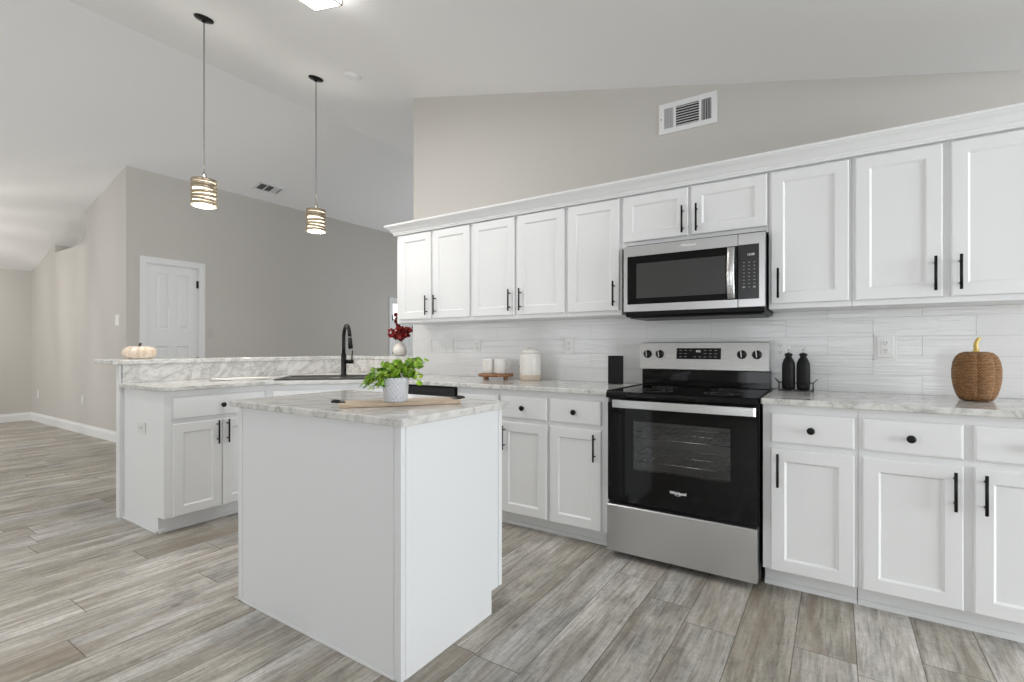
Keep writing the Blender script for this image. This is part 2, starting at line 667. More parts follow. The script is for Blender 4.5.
struct('wall_right', mb, M['wall'])
# far left wall
struct('wall_far_left', MB().box(XL - .15, XL, YR, YB, 0, ceil_z(XL)), M['wall'])
# wall of the dining side with a plant niche at the top
LY, DX = 2.417, -7.04
NL, NR, NZ = -9.576, -8.337, 2.545
struct('wall_dining', MB().prism([(XL, 0), (DX, 0), (DX, ceil_z(DX)), (NR, ceil_z(NR)), (NR, NZ), (NL, NZ), (NL, ceil_z(NL)), (XL, ceil_z(XL))], LY, LY + .203, 'y')
       .prism([(NL - .1, NZ - .2), (NR + .1, NZ - .2), (NR + .1, ceil_z(NR + .1)), (NL - .1, ceil_z(NL - .1))], LY + .203, LY + .28, 'y'), M['wall'])
# wall with the doors, x = -7.04
mb = MB()
D1 = (2.62, 3.22, 2.195)
D2 = (6.62, 7.42, 2.03)
mb.box(DX - .13, DX, LY + .2035, D1[0], 0, ceil_z(DX) + .005).box(DX - .13, DX, D1[1], D2[0], 0, ceil_z(DX)).box(DX - .13, DX, D2[1], YB, 0, ceil_z(DX))
mb.box(DX - .13, DX, D1[0], D1[1], D1[2], ceil_z(DX)).box(DX - .13, DX, D2[0], D2[1], D2[2], ceil_z(DX))
struct('wall_hall', mb, M['wall'])
mb = MB().prism([(DX, 0), (-5.8, 0), (-5.8, ceil_z(-5.8)), (DX, ceil_z(DX))], YB, YB + .12, 'y')
mb.prism([(-3.4, 0), (XR, 0), (XR, ceil_z(XR)), (.8, ceil_z(.8)), (-3.4, ceil_z(-3.4))], YB, YB + .12, 'y').box(-5.8, -3.4, YB, YB + .12, 0, .45)
mb.prism([(-5.8, 2.3), (-3.4, 2.3), (-3.4, ceil_z(-3.4)), (RX, RZ), (-5.8, ceil_z(-5.8))], YB, YB + .12, 'y')
struct('wall_hall_end', mb, M['wall'])
# door wall corner trim bead is just paint; baseboards


def baseboard(name, p0, p1, nrm):
    """moulded board on the wall between two floor points, nrm points into the room"""
    prof = [(0, 0), (.016, 0), (.016, .095), (.012, .108), (.006, .118), (.005, .13), (0, .13)]
    mb = MB()
    v = []
    for p in (p0, p1):
        for d, z in prof:
            v.append((p[0] + nrm[0] * d, p[1] + nrm[1] * d, z))
    n = len(prof)
    mb.add(v, [(i, (i + 1) % n, n + (i + 1) % n, n + i) for i in range(n)] + [tuple(range(n)), tuple(range(n, 2 * n))])
    struct(name, mb, M['trim'])


baseboard('baseboard_dining', (XL, LY), (DX, LY), (0, -1))
baseboard('baseboard_far_left', (XL, YR), (XL, LY), (1, 0))
baseboard('baseboard_hall', (DX, LY), (DX, D1[0] - .075), (1, 0))
baseboard('baseboard_hall_right', (DX, D1[1] + .075), (DX, D2[0] - .075), (1, 0))


def raised_door(y0, y1, z1, x, panels):
    """moulded panel door facing +X in the y-z plane"""
    mb = MB()
    t_ = .035
    ys = sorted({y0, y1} | {p[0] for p in panels} | {p[1] for p in panels})
    zs = sorted({.01, z1} | {p[2] for p in panels} | {p[3] for p in panels})
    for i in range(len(ys) - 1):
        for j in range(len(zs) - 1):
            a, b, c_, d_ = ys[i], ys[i + 1], zs[j], zs[j + 1]
            isp = any(abs(a - p[0]) < 1e-6 and abs(c_ - p[2]) < 1e-6 for p in panels)
            if not isp:
                mb.add([(x, a, c_), (x, b, c_), (x, b, d_), (x, a, d_)], [(0, 1, 2, 3)])
            else:
                rings = [(0, 0), (.010, -.014), (.022, -.014), (.045, -.003)]
                v = []
                for ins, dx in rings:
                    v += [(x + dx, a + ins, c_ + ins), (x + dx, b - ins, c_ + ins), (x + dx, b - ins, d_ - ins), (x + dx, a + ins, d_ - ins)]
                f = []
                for k in range(len(rings) - 1):
                    for q in range(4):
                        f.append((k * 4 + q, k * 4 + (q + 1) % 4, k * 4 + 4 + (q + 1) % 4, k * 4 + 4 + q))
                f.append((12, 13, 14, 15))
                mb.add(v, f)
    mb.add([(x, y0, .01), (x, y1, .01), (x, y1, z1), (x, y0, z1), (x - t_, y0, .01), (x - t_, y1, .01), (x - t_, y1, z1), (x - t_, y0, z1)],
           [(0, 1, 5, 4), (1, 2, 6, 5), (2, 3, 7, 6), (3, 0, 4, 7), (4, 5, 6, 7)])
    return mb


def casing(mb, y0, y1, z1, x, wdt=.07):
    for a, b in ((y0 - wdt, y0), (y1, y1 + wdt)):
        mb.box(x, x + .014, a, b, 0, z1 + wdt, .003)
        mb.box(x + .014, x + .02, (a if b == y0 else b - .02), (a + .02 if b == y0 else b), 0, z1 + wdt, .002)
    mb.box(x, x + .014, y0, y1, z1, z1 + wdt)
    mb.box(x + .014, x + .02, y0 - wdt + .02, y1 + wdt - .02, z1 + wdt - .02, z1 + wdt)
    # jambs
    mb.box(x - .128, x, y0 + .0005, y0 + .012, 0, z1 - .0005).box(x - .128, x, y1 - .012, y1 - .0005, 0, z1 - .0005).box(x - .128, x, y0 + .012, y1 - .012, z1 - .012, z1 - .0005)


y0, y1, z1 = D1[0] + .014, D1[1] - .014, D1[2] - .014
wd = y1 - y0
pc = (wd - .1) / 2
pn = []
for (a, b) in ((y0 + .095, y0 + .095 + .15), (y1 - .095 - .15, y1 - .095)):
    pn += [(a, b, 1.38, 2.08), (a, b, .22, 1.17)]
d1 = struct('door_1', raised_door(y0, y1, z1, DX - .012, pn), M['trim'])
mb = MB()
casing(mb, D1[0], D1[1], D1[2], DX)
build('door_frame', mb, M['trim'], d1)
for z in (1.98, .98, .25):
    build('hinge', MB().box(DX - .012, DX + .004, y1 - .014, y1 + .010, z - .045, z + .045, .002).cyl((DX + .004, y1, z - .05), (DX + .004, y1, z + .05), .006), M['black'], d1)
build('knob', MB().lathe([(.02, 0), (.02, .006), (.008, .01), (.008, .035), (.024, .042), (.026, .055), (.018, .066), (0.001, .068)], n=20,
                         mtx=Matrix.Translation((DX - .012, y0 + .06, .95)) @ Matrix.Rotation(PI / 2, 4, 'Y')), M['black'], d1)
# distant glazed door
y0, y1, z1 = D2[0] + .014, D2[1] - .014, D2[2] - .014
pn = [(y0 + .12, y0 + .34, .22, .85), (y1 - .34, y1 - .12, .22, .85), (y0 + .12, y0 + .34, .98, 1.6), (y1 - .34, y1 - .12, .98, 1.6)]
d2 = struct('door_2', raised_door(y0, y1, 1.70, DX - .012, pn).box(DX - .047, DX - .012, y0, y0 + .03, 1.7005, z1).box(DX - .047, DX - .012, y1 - .03, y1, 1.7005, z1).box(DX - .047, DX - .012, y0 + .03, y1 - .03, z1 - .03, z1), M['trim'])
build('door_frame', (lambda m_: (casing(m_, D2[0], D2[1], D2[2], DX), m_)[1])(MB()), M['trim'], d2)
build('pane', MB().box(DX - .035, DX - .028, y0 + .031, y1 - .031, 1.701, z1 - .031), M['daylight'], d2)
for z in (1.72, 1.08, .3):
    build('hinge', MB().box(DX - .012, DX + .006, y0 - .016, y0 + .016, z - .05, z + .05, .002).cyl((DX + .008, y0, z - .055), (DX + .008, y0, z + .055), .012), M['black'], d2)

# unseen windows: rear and hall ones added for light, right one inferred from reflections
def window(name, axis, a0, a1, z0, z1, at, depth):
    mb = MB()
    f = .06
    def bx(p, q, r, s_):
        if axis == 'x': mb.box(p, q, at - depth, at, r, s_, .004)
        else: mb.box(at, at + depth, p, q, r, s_, .004)
    bx(a0, a0 + f, z0, z1); bx(a1 - f, a1, z0, z1); bx(a0 + f, a1 - f, z0, z0 + f); bx(a0 + f, a1 - f, z1 - f, z1)
    n = 3 if a1 - a0 > 3 else 2
    for k in range(1, n):
        c_ = a0 + (a1 - a0) * k / n
        bx(c_ - f / 2, c_ + f / 2, z0 + f, z1 - f)
    return struct(name, mb, M['trim'])


window('added_window_1', 'x', -10.0, -6.4, .35, 2.3, YR - .04, .07)
window('added_window_2', 'x', -6.0, -4.2, .35, 2.3, YR - .04, .07)
window('added_window_3', 'x', -1.5, 1.9, .35, 2.3, YR - .04, .07)
window('added_window_5', 'x', -5.8, -3.4, .45, 2.3, YB + .11, .07)
window('window_4', 'y', .3, 2.7, .4, 2.3, XR + .04, .07)

# pony wall behind the sink, with splash
PWX0, PWX1 = -4.092, -4.036
struct('wall_bar', MB().prism([(PWX0, 1.36), (PWX1, 1.36), (PWX1, WY), (-3.2, WY), (-3.2, WY + .12), (PWX0, WY + .12)], 0, 1.038, 'z'), M['trim'])
struct('trim_1', MB().box(PWX0, PWX1, 1.347, 1.36, 0, 1.036, .003), M['trim'])

# ---------------------------------------------------------------- cabinets


def panel_door(mb, x0, x1, z0, z1, t_=.019, st=.057, rec=.009, ch=.009):
    """framed recessed-panel door; local, front at y=-t_"""
    def ring(ins, y):
        return [(x0 + ins, y, z0 + ins), (x1 - ins, y, z0 + ins), (x1 - ins, y, z1 - ins), (x0 + ins, y, z1 - ins)]
    rings = [ring(0, -.0005), ring(0, -t_ + .005), ring(.0025, -t_ + .0012), ring(.006, -t_), ring(st, -t_), ring(st + .003, -t_ + .003), ring(st + ch, -t_ + rec), ring(st + ch + .001, -t_ + rec)]
    v = [p for r in rings for p in r]
    f = [(0, 3, 2, 1)]
    for k in range(len(rings) - 1):
        for q in range(4):
            f.append((k * 4 + q, k * 4 + (q + 1) % 4, k * 4 + 4 + (q + 1) % 4, k * 4 + 4 + q))
    b = (len(rings) - 1) * 4
    f.append((b, b + 1, b + 2, b + 3))
    mb.add(v, f)
    return mb


def slab_front(mb, x0, x1, z0, z1, t_=.019):
    def ring(ins, y):
        return [(x0 + ins, y, z0 + ins), (x1 - ins, y, z0 + ins), (x1 - ins, y, z1 - ins), (x0 + ins, y, z1 - ins)]
    rings = [ring(0, -.0005), ring(0, -t_ + .006), ring(.003, -t_ + .002), ring(.009, -t_)]
    v = [p for r in rings for p in r]
    f = [(0, 3, 2, 1)]
    for k in range(len(rings) - 1):
        for q in range(4):
            f.append((k * 4 + q, k * 4 + (q + 1) % 4, k * 4 + 4 + (q + 1) % 4, k * 4 + 4 + q))
    f.append((12, 13, 14, 15))
    mb.add(v, f)
    return mb


def pull(mb, x, z0, z1, y=-.019):
    mb.cyl((x, y - .030, z0), (x, y - .030, z1), .0058, 12)
    for z in (z0 + .028, z1 - .028):
        mb.cyl((x, y + .001, z), (x, y - .030, z), .0045, 10)
    return mb


def knob(mb, x, z, y=-.019):
    mt = Matrix.Translation((x, y, z)) @ Matrix.Rotation(PI / 2, 4, 'X')
    mb.lathe([(.009, -.001), (.009, .002), (.006, .006), (.006, .012), (.015, .017), (.0165, .021), (.0155, .025), (.009, .0285), (.0005, .0295)], n=20, mtx=mt)
    return mb


def cabinet(name, label, loc, rz, Wd, z0, z1, depth, fronts, toe=0, group=None, top_gap=0, cat='cabinet'):
    t = thing(name, label, cat, loc, rz, group)
    mb = MB()
    if toe:
        mb.box(0, Wd, 0, depth, toe, z1, .0012, seg=1)
        mb.box(0.001, Wd - .001, .08, depth, 0, toe)
    else:
        mb.box(0, Wd, 0, depth, z0, z1, .0012, seg=1)
    build('body', mb, M['cab'], t, world=False)
    if toe:
        build('shoe_moulding', MB().prism([(.08, 0), (.062, 0), (.063, .012), (.069, .020), (.08, .022)], 0.001, Wd - .001, 'x'), M['trim'], t, world=False)
    for fr in fronts:
        k = fr['k']
        if k == 'door':
            d = build('door', panel_door(MB(), fr['x'][0], fr['x'][1], fr['z'][0], fr['z'][1]), M['cab'], t, world=False)
            if fr.get('h') is not None:
                hz = fr['hz']
                build('handle', pull(MB(), fr['h'], hz[0], hz[1]), M['black'], d, world=False)
        else:
            d = build('drawer', slab_front(MB(), fr['x'][0], fr['x'][1], fr['z'][0], fr['z'][1]), M['cab'], t, world=False)
            if fr.get('kn') is not None:
                build('knob', knob(MB(), fr['kn'], .775), M['black'], d, world=False)
    return t


YF = 2.655
LH = (.503, .658)
UH = (1.411, 1.565)
DZ = (.103, .680)
RZ_ = (.706, .846)


def lower(name, label, X0, X1, doors, drawers, **kw):
    """X in world; converts to the cabinet's own frame"""
    fr = []
    for a, b, h in doors:
        fr.append(dict(k='door', x=(a - X0, b - X0), z=DZ, h=None if h is None else h - X0, hz=LH))
    for a, b in drawers:
        fr.append(dict(k='drawer', x=(a - X0, b - X0), z=RZ_, kn=(a + b) / 2 - X0))
    return cabinet(name, label, (X0, YF, 0), 0, X1 - X0, 0, .884, WY - YF - .01, fr, toe=.10, group='white base cabinets along the stove wall', **kw)


lower('base_cabinet', 'white base cabinet partly hidden by the island, right of the black dishwasher', -2.182, -1.8195, [(-2.163, -1.831, -1.864)], [(-2.163, -1.831)])
lower('base_cabinet', 'white two-door base cabinet with two knobbed drawers, left of the stove', -1.8185, -1.078, [(-1.807, -1.470, -1.775), (-1.449, -1.118, -1.153)], [(-1.807, -1.470), (-1.449, -1.118)])
lower('base_cabinet', 'white single-door base cabinet with one drawer, right beside the stove', -.294, .0805, [(-.259, .068, -.228)], [(-.259, .068)])
lower('base_cabinet', 'white two-door base cabinet at right edge of the picture under the wicker pumpkin', .0815, .81, [(.095, .425, .397), (.455, .785, .487)], [(.095, .425), (.455, .785)])

UY = 2.95
UZ = (1.383, 2.075)


def upper(label, X0, X1, doors, zr=(1.357, 2.095), dz=UZ, hz=UH):
    fr = [dict(k='door', x=(a - X0, b - X0), z=dz, h=h - X0, hz=hz) for a, b, h in doors]
    return cabinet('wall_cabinet', label, (X0, UY, 0), 0, X1 - X0, zr[0], zr[1], WY - UY - .008, fr, group='white wall cabinets under the crown moulding')


upper('leftmost white two-door wall cabinet, beside the red flowers', -3.072, -2.2815, [(-3.03, -2.681, -2.716), (-2.66, -2.296, -2.628)])
upper('second white two-door wall cabinet from the left, above the mugs and canister', -2.2805, -1.488, [(-2.267, -1.895, -1.928), (-1.87, -1.502, -1.838)])
upper('tall white single-door wall cabinet immediately left of the microwave', -1.487, -1.1105, [(-1.473, -1.122, -1.153)])
upper('short white two-door wall cabinet directly above the microwave', -1.1095, -.2995, [(-1.096, -.709, -.738), (-.692, -.305, -.66)], (1.765, 2.095), (1.797, 2.075), (1.812, 1.966))
upper('tall white single-door wall cabinet immediately right of the microwave', -.2985, .0645, [(-.288, .053, -.252)])
upper('rightmost white two-door wall cabinet, above the outlet and wicker pumpkin', .0655, .80, [(.077, .402, .374), (.429, .754, .460)])

# crown moulding with its return at the left end
prof = [(0, 2.082), (.010, 2.082), (.012, 2.090), (.017, 2.095), (.019, 2.103), (.026, 2.108), (.034, 2.118), (.045, 2.130), (.058, 2.138), (.064, 2.141), (.066, 2.146), (.072, 2.148), (.073, 2.161), (0, 2.161)]
mb = MB()
vv = []
for (d, z) in prof: vv.append((-3.0725 - d*.85, WY - .001, z))
for (d, z) in prof: vv.append((-3.0725 - d*.85, UY - .0195 - d, z))
for (d, z) in prof: vv.append((.82, UY - .0195 - d, z))
n = len(prof)
ff = []
for s_ in range(2):
    for i in range(n):
        ff.append((s_ * n + i, s_ * n + (i + 1) % n, (s_ + 1) * n + (i + 1) % n, (s_ + 1) * n + i))
ff += [tuple(range(n)), tuple(range(2 * n, 3 * n))]
mb.add(vv, ff)
mb.box(-3.0715, .80, UY - .019, WY - .001, 2.0955, 2.14)
tag(build('crown_moulding', mb, M['cab']), 'long white crown moulding running along the top of the wall cabinets', 'moulding')

# peninsula: units facing +X, and the diagonal sink base
PX = -3.44
pf = lambda a: a - 1.373
t = cabinet('base_cabinet', 'white end cabinet of the peninsula, one wide drawer over two doors', (PX, 1.373, 0), PI / 2, .647, 0, .884, .594,
            [dict(k='door', x=(pf(1.418), pf(1.709)), z=DZ, h=pf(1.677), hz=(.522, .677)), dict(k='door', x=(pf(1.715), pf(2.005)), z=DZ, h=pf(1.741), hz=(.522, .677)),
             dict(k='drawer', x=(pf(1.418), pf(2.005)), z=RZ_, kn=pf(1.7115))], toe=.10)
build('end_moulding', MB().box(-.012, -.0005, .08, .59, 0, .016, .003), M['trim'], t, world=False)
dl = math.hypot(-2.805 + 3.44, YF - 2.02)
# five-sided body of the corner sink base
t = thing('sink_base_cabinet', 'white diagonal corner base cabinet below the black sink', 'cabinet', (PX, 2.02, 0))
mb = MB()
mb.prism([(-3.44, 2.021), (-2.806, YF), (-2.806, WY - .01), (-4.025, WY - .01), (-4.025, 2.021)], .10, .884, 'z')
o_ = .08 / math.sqrt(2) * 1.0
mb.prism([(-3.44 - o_ * 1.4, 2.021 + .0), (-3.44 - o_, 2.021 + o_), (-2.806 - o_, YF + o_), (-2.806, YF + .08), (-2.806, WY - .01), (-4.025, WY - .01), (-4.025, 2.021)], 0, .10, 'z')
build('body', mb, M['cab'], t)
mt = Matrix.Translation((-3.44, 2.02, 0)) @ Matrix.Rotation(PI / 4, 4, 'Z')
def diag(mb):
    for v in mb.bm.verts: v.co = mt @ v.co
    return mb
build('drawer', diag(slab_front(MB(), .05, dl - .05, *RZ_)), M['cab'], t)
for a, b, h in ((.05, dl / 2 - .008, dl / 2 - .04), (dl / 2 + .008, dl - .05, dl / 2 + .04)):
    d = build('door', diag(panel_door(MB(), a, b, *DZ)), M['cab'], t)
    build('handle', diag(pull(MB(), h, *LH)), M['black'], d)

# dishwasher
t = thing('dishwasher', 'black-fronted dishwasher under the marble counter behind the potted plant', 'dishwasher', (-2.79, YF, 0))
build('body', MB().box(-2.798, -2.19, YF + .01, WY - .05, .1, .878).box(-2.798, -2.19, YF + .08, WY - .05, 0, .1), M['plastic_black'], t)
build('door', MB().box(-2.796, -2.192, YF - .022, YF + .009, .11, .765, .004), M['steel_front'], t)
build('control_panel', MB().box(-2.796, -2.192, YF - .026, YF + .009, .768, .875, .005), M['plastic_black'], t)
build('handle', MB().box(-2.76, -2.228, YF - .034, YF - .0255, .842, .850, .003), M['plastic_black'], t)

# island
IX0, IX1, IY0, IY1 = -2.290, -1.247, 1.215, 1.828
t = thing('kitchen_island', 'white kitchen island with plain panels standing in the middle of the floor', 'kitchen island', ((IX0 + IX1) / 2, (IY0 + IY1) / 2, 0))
mb = MB()
mb.prism([(IY0 + .006, .10), (IY0 + .006, 0), (IY1 - .078, 0), (IY1 - .078, .10), (IY1, .10), (IY1, .884), (IY0 + .006, .884)], IX0 + .004, IX1 - .004, 'x')
build('body', mb, M['panel'], t)
for q in ((IX1 - .034, IX1 + .0005, IY0, IY0 + .012, 0), (IX0, IX0 + .034, IY0, IY0 + .012, 0), (IX1 - .006, IX1 + .0015, IY1 - .026, IY1, .10)):
    build('corner_trim', MB().box(q[0], q[1], q[2], q[3], q[4], .884, .002), M['panel'], t)
build('face_panel', MB().box(IX0 + .037, IX1 - .037, IY0 + .001, IY0 + .006, .013, .884, .0006), M['panel'], t)
build('side_panel', MB().prism([(IY0 + .025, .001), (IY1 - .0785, .001), (IY1 - .0785, .1005), (IY1 - .029, .1005), (IY1 - .029, .884), (IY0 + .025, .884)], IX1 - .004, IX1 - .0005, 'x'), M['panel'], t)
build('shoe_strip', MB().box(IX0 + .034, IX1 - .034, IY0 - .003, IY0 + .006, 0, .012, .002), M['trim'], t)
mtI = Matrix.Translation((IX1, IY1, 0)) @ Matrix.Rotation(PI, 4, 'Z')
def isl(mb):
    for v in mb.bm.verts: v.co = mtI @ v.co
    return mb
iw = IX1 - IX0
for a, b, h in ((.03, iw / 2 - .01, iw / 2 - .04), (iw / 2 + .01, iw - .03, iw / 2 + .04)):
    d = build('door', isl(panel_door(MB(), a, b, *DZ)), M['cab'], t)
    build('handle', isl(pull(MB(), h, *LH)), M['black'], d)
    d = build('drawer', isl(slab_front(MB(), a, b, *RZ_)), M['cab'], t)
    build('knob', isl(knob(MB(), (a + b) / 2, .775)), M['black'], d)

# ---------------------------------------------------------------- stone tops


def slab(name, pts, z0, z1, label, cat, bev=.006):
    o = build(name, MB().prism(pts, z0, z1, 'z', bev=bev, seg=3), M['marble'])
    return tag(o, label, cat)


def round_corner(p, a, b, r, n=4):
    """replace corner p between neighbours a and b with an arc"""
    p, a, b = Vector(p), Vector(a), Vector(b)
    u, v = (a - p).normalized(), (b - p).normalized()
    A, B = p + u * r, p + v * r
    out = []
    for i in range(n + 1):
        s_ = i / n
        out.append(tuple((A * (1 - s_) ** 2 + p * 2 * s_ * (1 - s_) + B * s_ ** 2)))
    return out


Z0, Z1 = .8845, .914
p = [(-1.218, 1.186), (-1.218, 1.858), (-2.320, 1.858), (-2.320, 1.186)]
pts = round_corner(p[0], p[3], p[1], .022) + round_corner(p[1], p[0], p[2], .02) + round_corner(p[2], p[1], p[3], .02) + round_corner(p[3], p[2], p[0], .02)
slab('island_countertop', pts, Z0, Z1, 'white and grey marble slab on top of the island', 'countertop')
pts = [(-4.035, 1.342)] + round_corner((-3.400, 1.342), (-4.035, 1.342), (-3.400, 2.004), .05) + [(-3.400, 2.004), (-2.789, 2.618), (-1.0695, 2.618), (-1.0695, 3.2605), (-3.2, 3.2605), (-4.035, 3.2605)]
slab('countertop', pts, Z0, Z1, 'long marble countertop holding the black sink and running to the stove', 'countertop')
slab('countertop', [(-.3005, 2.618), (.83, 2.618), (.83, 3.2605), (-.3005, 3.2605)], Z0, Z1, 'marble countertop right of the stove under the wicker pumpkin and black bottles', 'countertop')
slab('bar_top', [(-4.335, 1.30)] + round_corner((-4.000, 1.30), (-4.335, 1.30), (-4.000, 3.2), .02) + [(-4.000, 3.235), (-3.2, 3.235), (-3.2, 3.66), (-4.335, 3.66)], 1.0385, 1.071,
     'raised marble bar ledge behind the sink under the pale pumpkin', 'bar top')
mb = MB().box(-4.0355, -4.014, 1.3605, 3.25, .9145, 1.038, .001).box(-4.014, -3.2, 3.24, 3.262, .9145, 1.038, .001)
tag(build('stone_splash', mb, M['marble']), 'veined marble splash strip between the sink counter and the raised bar', 'splash')

# tiled backsplash
tag(build('tile_backsplash', MB().box(-3.197, .95, 3.2615, 3.2699, .9145, 1.3565), M['tile']), 'glossy white wavy subway tile backsplash under the wall cabinets', 'backsplash')

# ---------------------------------------------------------------- range
SX0, SX1 = -1.0635, -.3065
t = thing('electric_range', 'stainless steel and black glass electric range between the base cabinets', 'stove', ((SX0 + SX1) / 2, 2.93, 0))
mb = MB()
# body shell with a cavity behind the door: sides, back, bottom, top
mb.box(SX0, SX0 + .05, 2.645, 3.25, .035, .895).box(SX1 - .05, SX1, 2.645, 3.25, .035, .895).box(SX0 + .05, SX1 - .05, 3.12, 3.25, .035, .895)
mb.box(SX0 + .05, SX1 - .05, 2.645, 3.12, .035, .36).box(SX0 + .05, SX1 - .05, 2.645, 3.12, .81, .895)
mb.box(SX0 + .03, SX1 - .03, 2.70, 3.2, 0, .035)
build('body', mb, M['plastic_black'], t)
build('oven_cavity', MB().box(SX0 + .0505, SX1 - .0505, 3.10, 3.119, .361, .809).box(SX0 + .0505, SX0 + .056, 2.66, 3.10, .361, .809).box(SX1 - .056, SX1 - .0505, 2.66, 3.10, .361, .809)
      .box(SX0 + .0505, SX1 - .0505, 2.66, 3.10, .361, .367).box(SX0 + .0505, SX1 - .0505, 2.66, 3.10, .803, .809), M['interior'], t)
for z in (.53, .66):
    mb = MB()
    for k in range(15):
        x = SX0 + .075 + k * (SX1 - SX0 - .15) / 14
        mb.cyl((x, 2.68, z), (x, 3.08, z), .0025, 6)
    for y in (2.68, 2.88, 3.08):
        mb.cyl((SX0 + .058, y, z - .004), (SX1 - .058, y, z - .004), .0035, 6)
    build('oven_rack', mb, M['chrome'], t)
# oven door: black frame around a window
wx0, wx1, wz0, wz1 = -.915, -.430, .495, .757
mb = MB()
dx0, dx1, dz0, dz1 = SX0 + .003, SX1 - .003, .313, .852
for a, b, c_, d_ in ((dx0, wx0, dz0, dz1), (wx1, dx1, dz0, dz1), (wx0, wx1, dz0, wz0), (wx0, wx1, wz1, dz1)):
    mb.box(a, b, 2.600, 2.642, c_, d_)
door = build('oven_door', mb, M['glass_black'], t)
build('window_glass', MB().box(wx0 - .0, wx1 + .0, 2.6005, 2.604, wz0, wz1), M['tint'], door)
mb = MB()
pts_ = [(-1.016, 0), (-.312, 0)]
hz0, hz1 = .830, .872
mb.prism([(-1.018, 2.556), (-1.008, 2.546), (-.322, 2.546), (-.312, 2.556), (-.312, 2.566), (-1.018, 2.566)], hz0, hz1, 'z', bev=.002)
for x in (-.985, -.345):
    mb.box(x - .014, x + .014, 2.566, 2.6005, .838, .864, .002)
build('handle', mb, M['steel'], door)
text('brand_lettering', 'Whirlpool', .020, M['print'], door, (-.679, 2.5995, .404), (PI / 2, 0, 0), offs=.0004)
ring_pts = [(-.679 + .0 + .016 * math.cos(a), 2.5993, .398 + .007 * math.sin(a)) for a in [math.radians(200 + 14 * k) for k in range(14)]]
build('brand_mark', MB().tube(ring_pts, .0008, 5), M['print'], door)
dr = build('storage_drawer', MB().prism([(2.585, .040), (2.585, .288), (2.590, .294), (2.598, .296), (2.642, .296), (2.642, .040)], SX0 + .004, SX1 - .004, 'x'), M['steel_front'], t)
# cooktop
mb = MB().prism([(2.585, .897), (2.592, .909), (2.600, .913), (3.17, .913), (3.17, .897), (2.62, .893), (2.60, .875), (2.588, .878)], SX0 - .002, SX1 + .002, 'x')
ct = build('cooktop', mb, M['glass_black'], t)
for a, b in ((SX0 - .004, SX0 + .006), (SX1 - .006, SX1 + .004)):
    build('cooktop_rim', MB().box(a, b, 2.600, 3.17, .9132, .917, .001), M['plastic_black'], ct)
for bx_, by_, r_ in ((-.87, 2.77, .115), (-.50, 2.77, .085), (-.87, 3.03, .075), (-.50, 3.03, .10)):
    mb = MB()
    for rr in (r_, r_ * .62):
        mb.tube([(bx_ + rr * math.cos(a), by_ + rr * math.sin(a), .9132) for a in [2 * PI * k / 40 for k in range(40)]], .0009, 4, closed=True)
    build('burner_ring', mb, M['ringgrey'], ct)
# vent trim and backguard
build('rear_guard', MB().box(SX0 + .006, SX1 - .006, 3.175, 3.25, .913, 1.02, .003), M['glass_black'], t)
mb = MB().prism([(3.150, 1.018), (3.162, 1.012), (3.25, 1.012), (3.25, 1.188), (3.185, 1.188), (3.178, 1.184)], SX0 - .004, SX1 - .012, 'x', bev=.0015)
bg = build('control_panel', mb, M['steel'], t)
tl = math.atan2(3.178 - 3.150, 1.184 - 1.018)
def onpanel(x, z, off=0.0):
    y = 3.150 + (z - 1.018) * (3.178 - 3.150) / (1.184 - 1.018)
    return Matrix.Translation((x, y - off, z)) @ Matrix.Rotation(-tl, 4, 'X')
mb = MB().box(-.130, .130, -.003, .004, -.034, .034, .001, mtx=onpanel(-.705, 1.116))
dp = build('display', mb, M['glass_black'], bg)
for i, (dx, dz) in enumerate([(-.105, .02), (-.075, .02), (-.045, .02), (-.105, 0), (-.075, 0), (-.105, -.02), (-.075, -.02), (-.02, -.02), (.01, -.02), (.04, .02), (.04, 0), (.07, .0), (.07, .02), (.1, .02), (.1, 0), (.07, -.02), (.1, -.02), (.04, -.02)]):
    build('button', MB().box(dx - .007, dx + .007, -.0036, -.0028, dz - .0012, dz + .0012, mtx=onpanel(-.705, 1.116)), M['printgrey'], dp)
text('clock_digits', '888', .018, M['print'], dp, onpanel(-.705, 1.116) @ Vector((-.0, -.0036, .014)), (PI / 2 - tl * 1.0, 0, 0))
for x in (-1.018, -.940, -.461, -.381):
    mt2 = onpanel(x, 1.112) @ Matrix.Rotation(PI / 2, 4, 'X')
    k = build('knob', MB().lathe([(.026, .0), (.026, .004), (.022, .006), (.021, .024), (.018, .029), (.001, .030)], n=24, mtx=mt2), M['plastic_black'], bg)
    build('pointer', MB().box(-.0028, .0028, -.021, .021, .026, .034, .001, mtx=mt2 @ Matrix.Rotation(.12, 4, 'Z')), M['steel'], k)

# ---------------------------------------------------------------- microwave
MX0, MX1, MZ0, MZ1 = -1.062, -.305, 1.366, 1.752
t = thing('microwave_oven', 'stainless over-the-range microwave with black window below the short cabinet', 'microwave', ((MX0 + MX1) / 2, 3.05, 1.33))
build('body', MB().box(MX0 + .004, MX1 - .002, 2.885, 3.255, 1.345, 1.7635, .003), M['plastic_black'], t)
sp = -.434
wx0, wx1, wz0, wz1 = -1.040, sp - .001, 1.408, 1.692
mb = MB()
mb.box(MX0, wx0, 2.850, 2.884, MZ0, MZ1, .002).box(wx0, sp - .0015, 2.850, 2.884, MZ0, wz0, .0).box(wx0, sp - .0015, 2.850, 2.884, wz1, MZ1, .0)
md = build('door', mb, M['steel_front'], t)
mb = MB()
mb.box(wx0 + .0, wx1, 2.8515, 2.884, wz0, wz1, .001)
gl_ = build('window_frame', mb, M['glass_black'], md)
m2 = M['screen'] = mat('perforated microwave screen', (.045, .045, .045), .28)
build('window_screen', MB().box(wx0 + .055, -.495, 2.8508, 2.852, wz0 + .035, wz1 - .045, .0003), m2, md)
mb = MB()
hp = []
